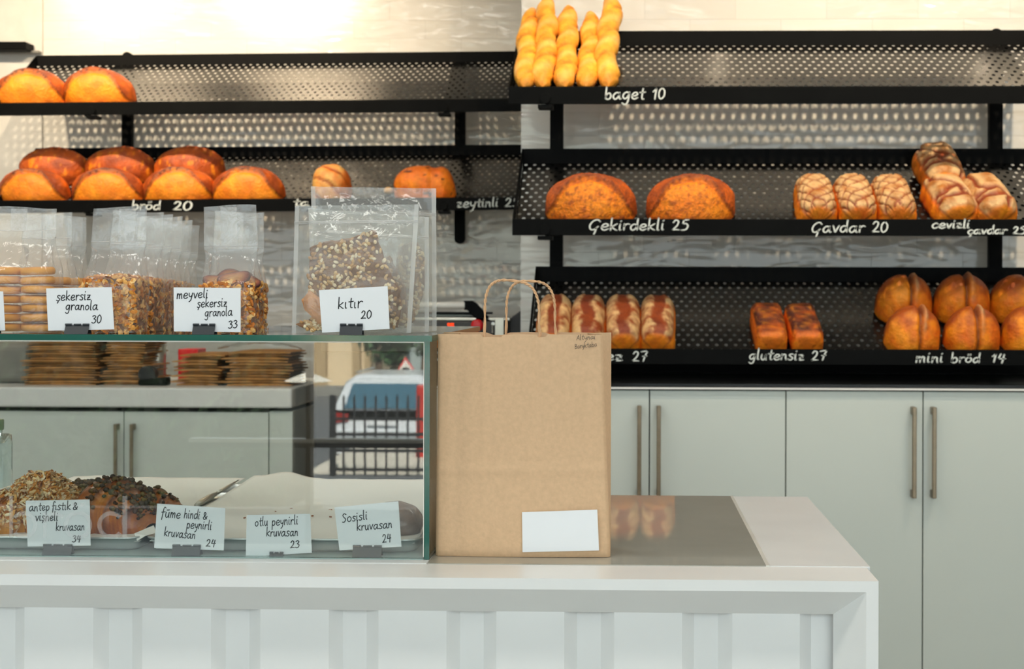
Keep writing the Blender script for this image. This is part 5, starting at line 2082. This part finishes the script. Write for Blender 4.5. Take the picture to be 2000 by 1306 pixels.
obj('roof', MB().box(a.x - .4, b.x + .4, a.y - 8.4, a.y + .5, 12, 12.4), M['pil'], bd)
for i in range(6):
    xx = a.x + 2 + i * 2.0
    w_ = obj('window', MB().box(xx, xx + .9, a.y, a.y + .06, -.5, 1.2), M['grey_plastic'], bd)


D = 9.5  # hedge added to darken what the case front mirrors at the left
a, b = out(-300, 780, D), out(560, 600, D)
g0 = gz(a.y) - .1
t = thing('added_hedge', 'low dark hedge added outside the window to keep the left reflections dark', 'added hedge', ((a.x + b.x) / 2, a.y - .6, g0))
mb = MB().box(a.x, b.x, a.y - .8, a.y, g0, 1.3)
rg = random.Random(77)
obj('core', mb, pm('added_hedge_core', '10180f', .9), t)
mb = MB()
for _ in range(2600):
    c = Vector((rg.uniform(a.x, b.x), a.y + rg.uniform(0, .12), rg.uniform(g0, 1.33)))
    d1 = Vector((rg.gauss(0, 1), rg.gauss(0, .5), rg.gauss(0, 1))).normalized() * .05
    d2 = d1.orthogonal().normalized() * .03
    mb.add([c - d1, c + d2, c + d1, c - d2], [(0, 1, 2, 3)], mixc(lin('24351f'), lin('162414'), rg.random()))
obj('foliage', mb, M['food'], t, kind='stuff')


def tree(px, D, h, seed, label):
    p = out(px, 700, D)
    g = gz(p.y) - .05
    t = thing('street_tree', label, 'tree', (p.x, p.y, g), 'trees down the street')
    mb = MB()
    mb.tube([(p.x, p.y, g), (p.x + .05, p.y, g + h * .3), (p.x, p.y, g + h * .6), (p.x + .1, p.y, g + h * .85)], [.13, .11, .08, .03], 9)
    obj('trunk', mb, pm('bark', '5a4a3a', .9), t)
    rg = random.Random(seed)
    mb = MB()
    g1, g2 = lin('4d6b42'), lin('2f4a33')
    for _ in range(700):
        d = Vector((rg.gauss(0, 1), rg.gauss(0, 1), rg.gauss(0, 1))).normalized() * (rg.random() ** .4)
        c = Vector((p.x, p.y, g + h * .68)) + Vector((d.x * h * .17, d.y * h * .17, d.z * h * .36))
        a = Vector((rg.gauss(0, 1), rg.gauss(0, 1), rg.gauss(0, 1))).normalized() * .12
        b = a.orthogonal().normalized() * .08
        mb.add([c - a, c + b, c + a, c - b], [(0, 1, 2, 3)], mixc(g1, g2, rg.random()))
    obj('foliage', mb, M['food'], t, kind='stuff')


tree(737, 44, 4.2, 1, 'slim green tree at the corner of the beige building')
tree(826, 55, 4.4, 2, 'dark green tree behind the warning sign')
tree(770, 50, 3.2, 3, 'low green tree between the corner tree and the warning sign')
# red and blue van roof at the right
D = 30.0
a, b = out(818, 790, D), out(860, 738, D)
t = thing('van', 'blue van with red top half hidden beyond the white car', 'van', ((a.x + b.x) / 2 + .6, a.y - 1.5, gz(a.y)))
g0 = gz(a.y - 1) - .02
mz = out(820, 754, D).z
obj('body', MB().box(a.x, a.x + 1.7, a.y - 3.6, a.y, g0 + .3, mz), pm('van_blue', '5d8fb0', .4), t, bevel=.08, seg=3)
obj('roof_band', MB().box(a.x + .03, a.x + 1.67, a.y - 3.5, a.y - .03, mz, b.z), pm('van_red', 'd8605a', .4), t, bevel=.05)
for xx in (a.x + .1, a.x + 1.4):
    for yy_ in (a.y - .7, a.y - 2.8):
        mb = MB()
        mb.tube([(xx, yy_, g0 + .32), (xx + .2, yy_, g0 + .32)], .32, 20)
        obj('wheel', mb, M['black'], t)
# small garden lamp just outside
D = 9.0
ca = out(602, 735, D)
gy = gz(ca.y) - .02
t = thing('garden_lamp', 'small garden lamp with flat pale shade outside the shop window', 'lamp', (ca.x, ca.y, gy))
mb = MB()
wS = out(650, 742, D).x - ca.x
k = 8
rim_z = out(602, 744, D).z
for q0 in range(k):
    a0, a1 = 6.283 * q0 / k, 6.283 * (q0 + 1) / k
    mb.add([(ca.x, ca.y, ca.z + .03), (ca.x + wS * math.cos(a0), ca.y + wS * math.sin(a0), rim_z), (ca.x + wS * math.cos(a1), ca.y + wS * math.sin(a1), rim_z),
            (ca.x + wS * .5 * math.cos((a0 + a1) / 2), ca.y + wS * .5 * math.sin((a0 + a1) / 2), (rim_z + ca.z) / 2 + .005)], [(0, 1, 3), (1, 2, 3), (2, 0, 3)])
obj('shade', mb, pm('canvas', 'e9e4d8', .8), t)
mb = MB()
mb.tube([(ca.x, ca.y, gy), (ca.x, ca.y, ca.z + .05)], .014, 10)
mb.lathe([(.09, gy), (.09, gy + .03), (.03, gy + .05)], 20, (ca.x, ca.y, 0))
obj('pole', mb, M['grey_plastic'], t)
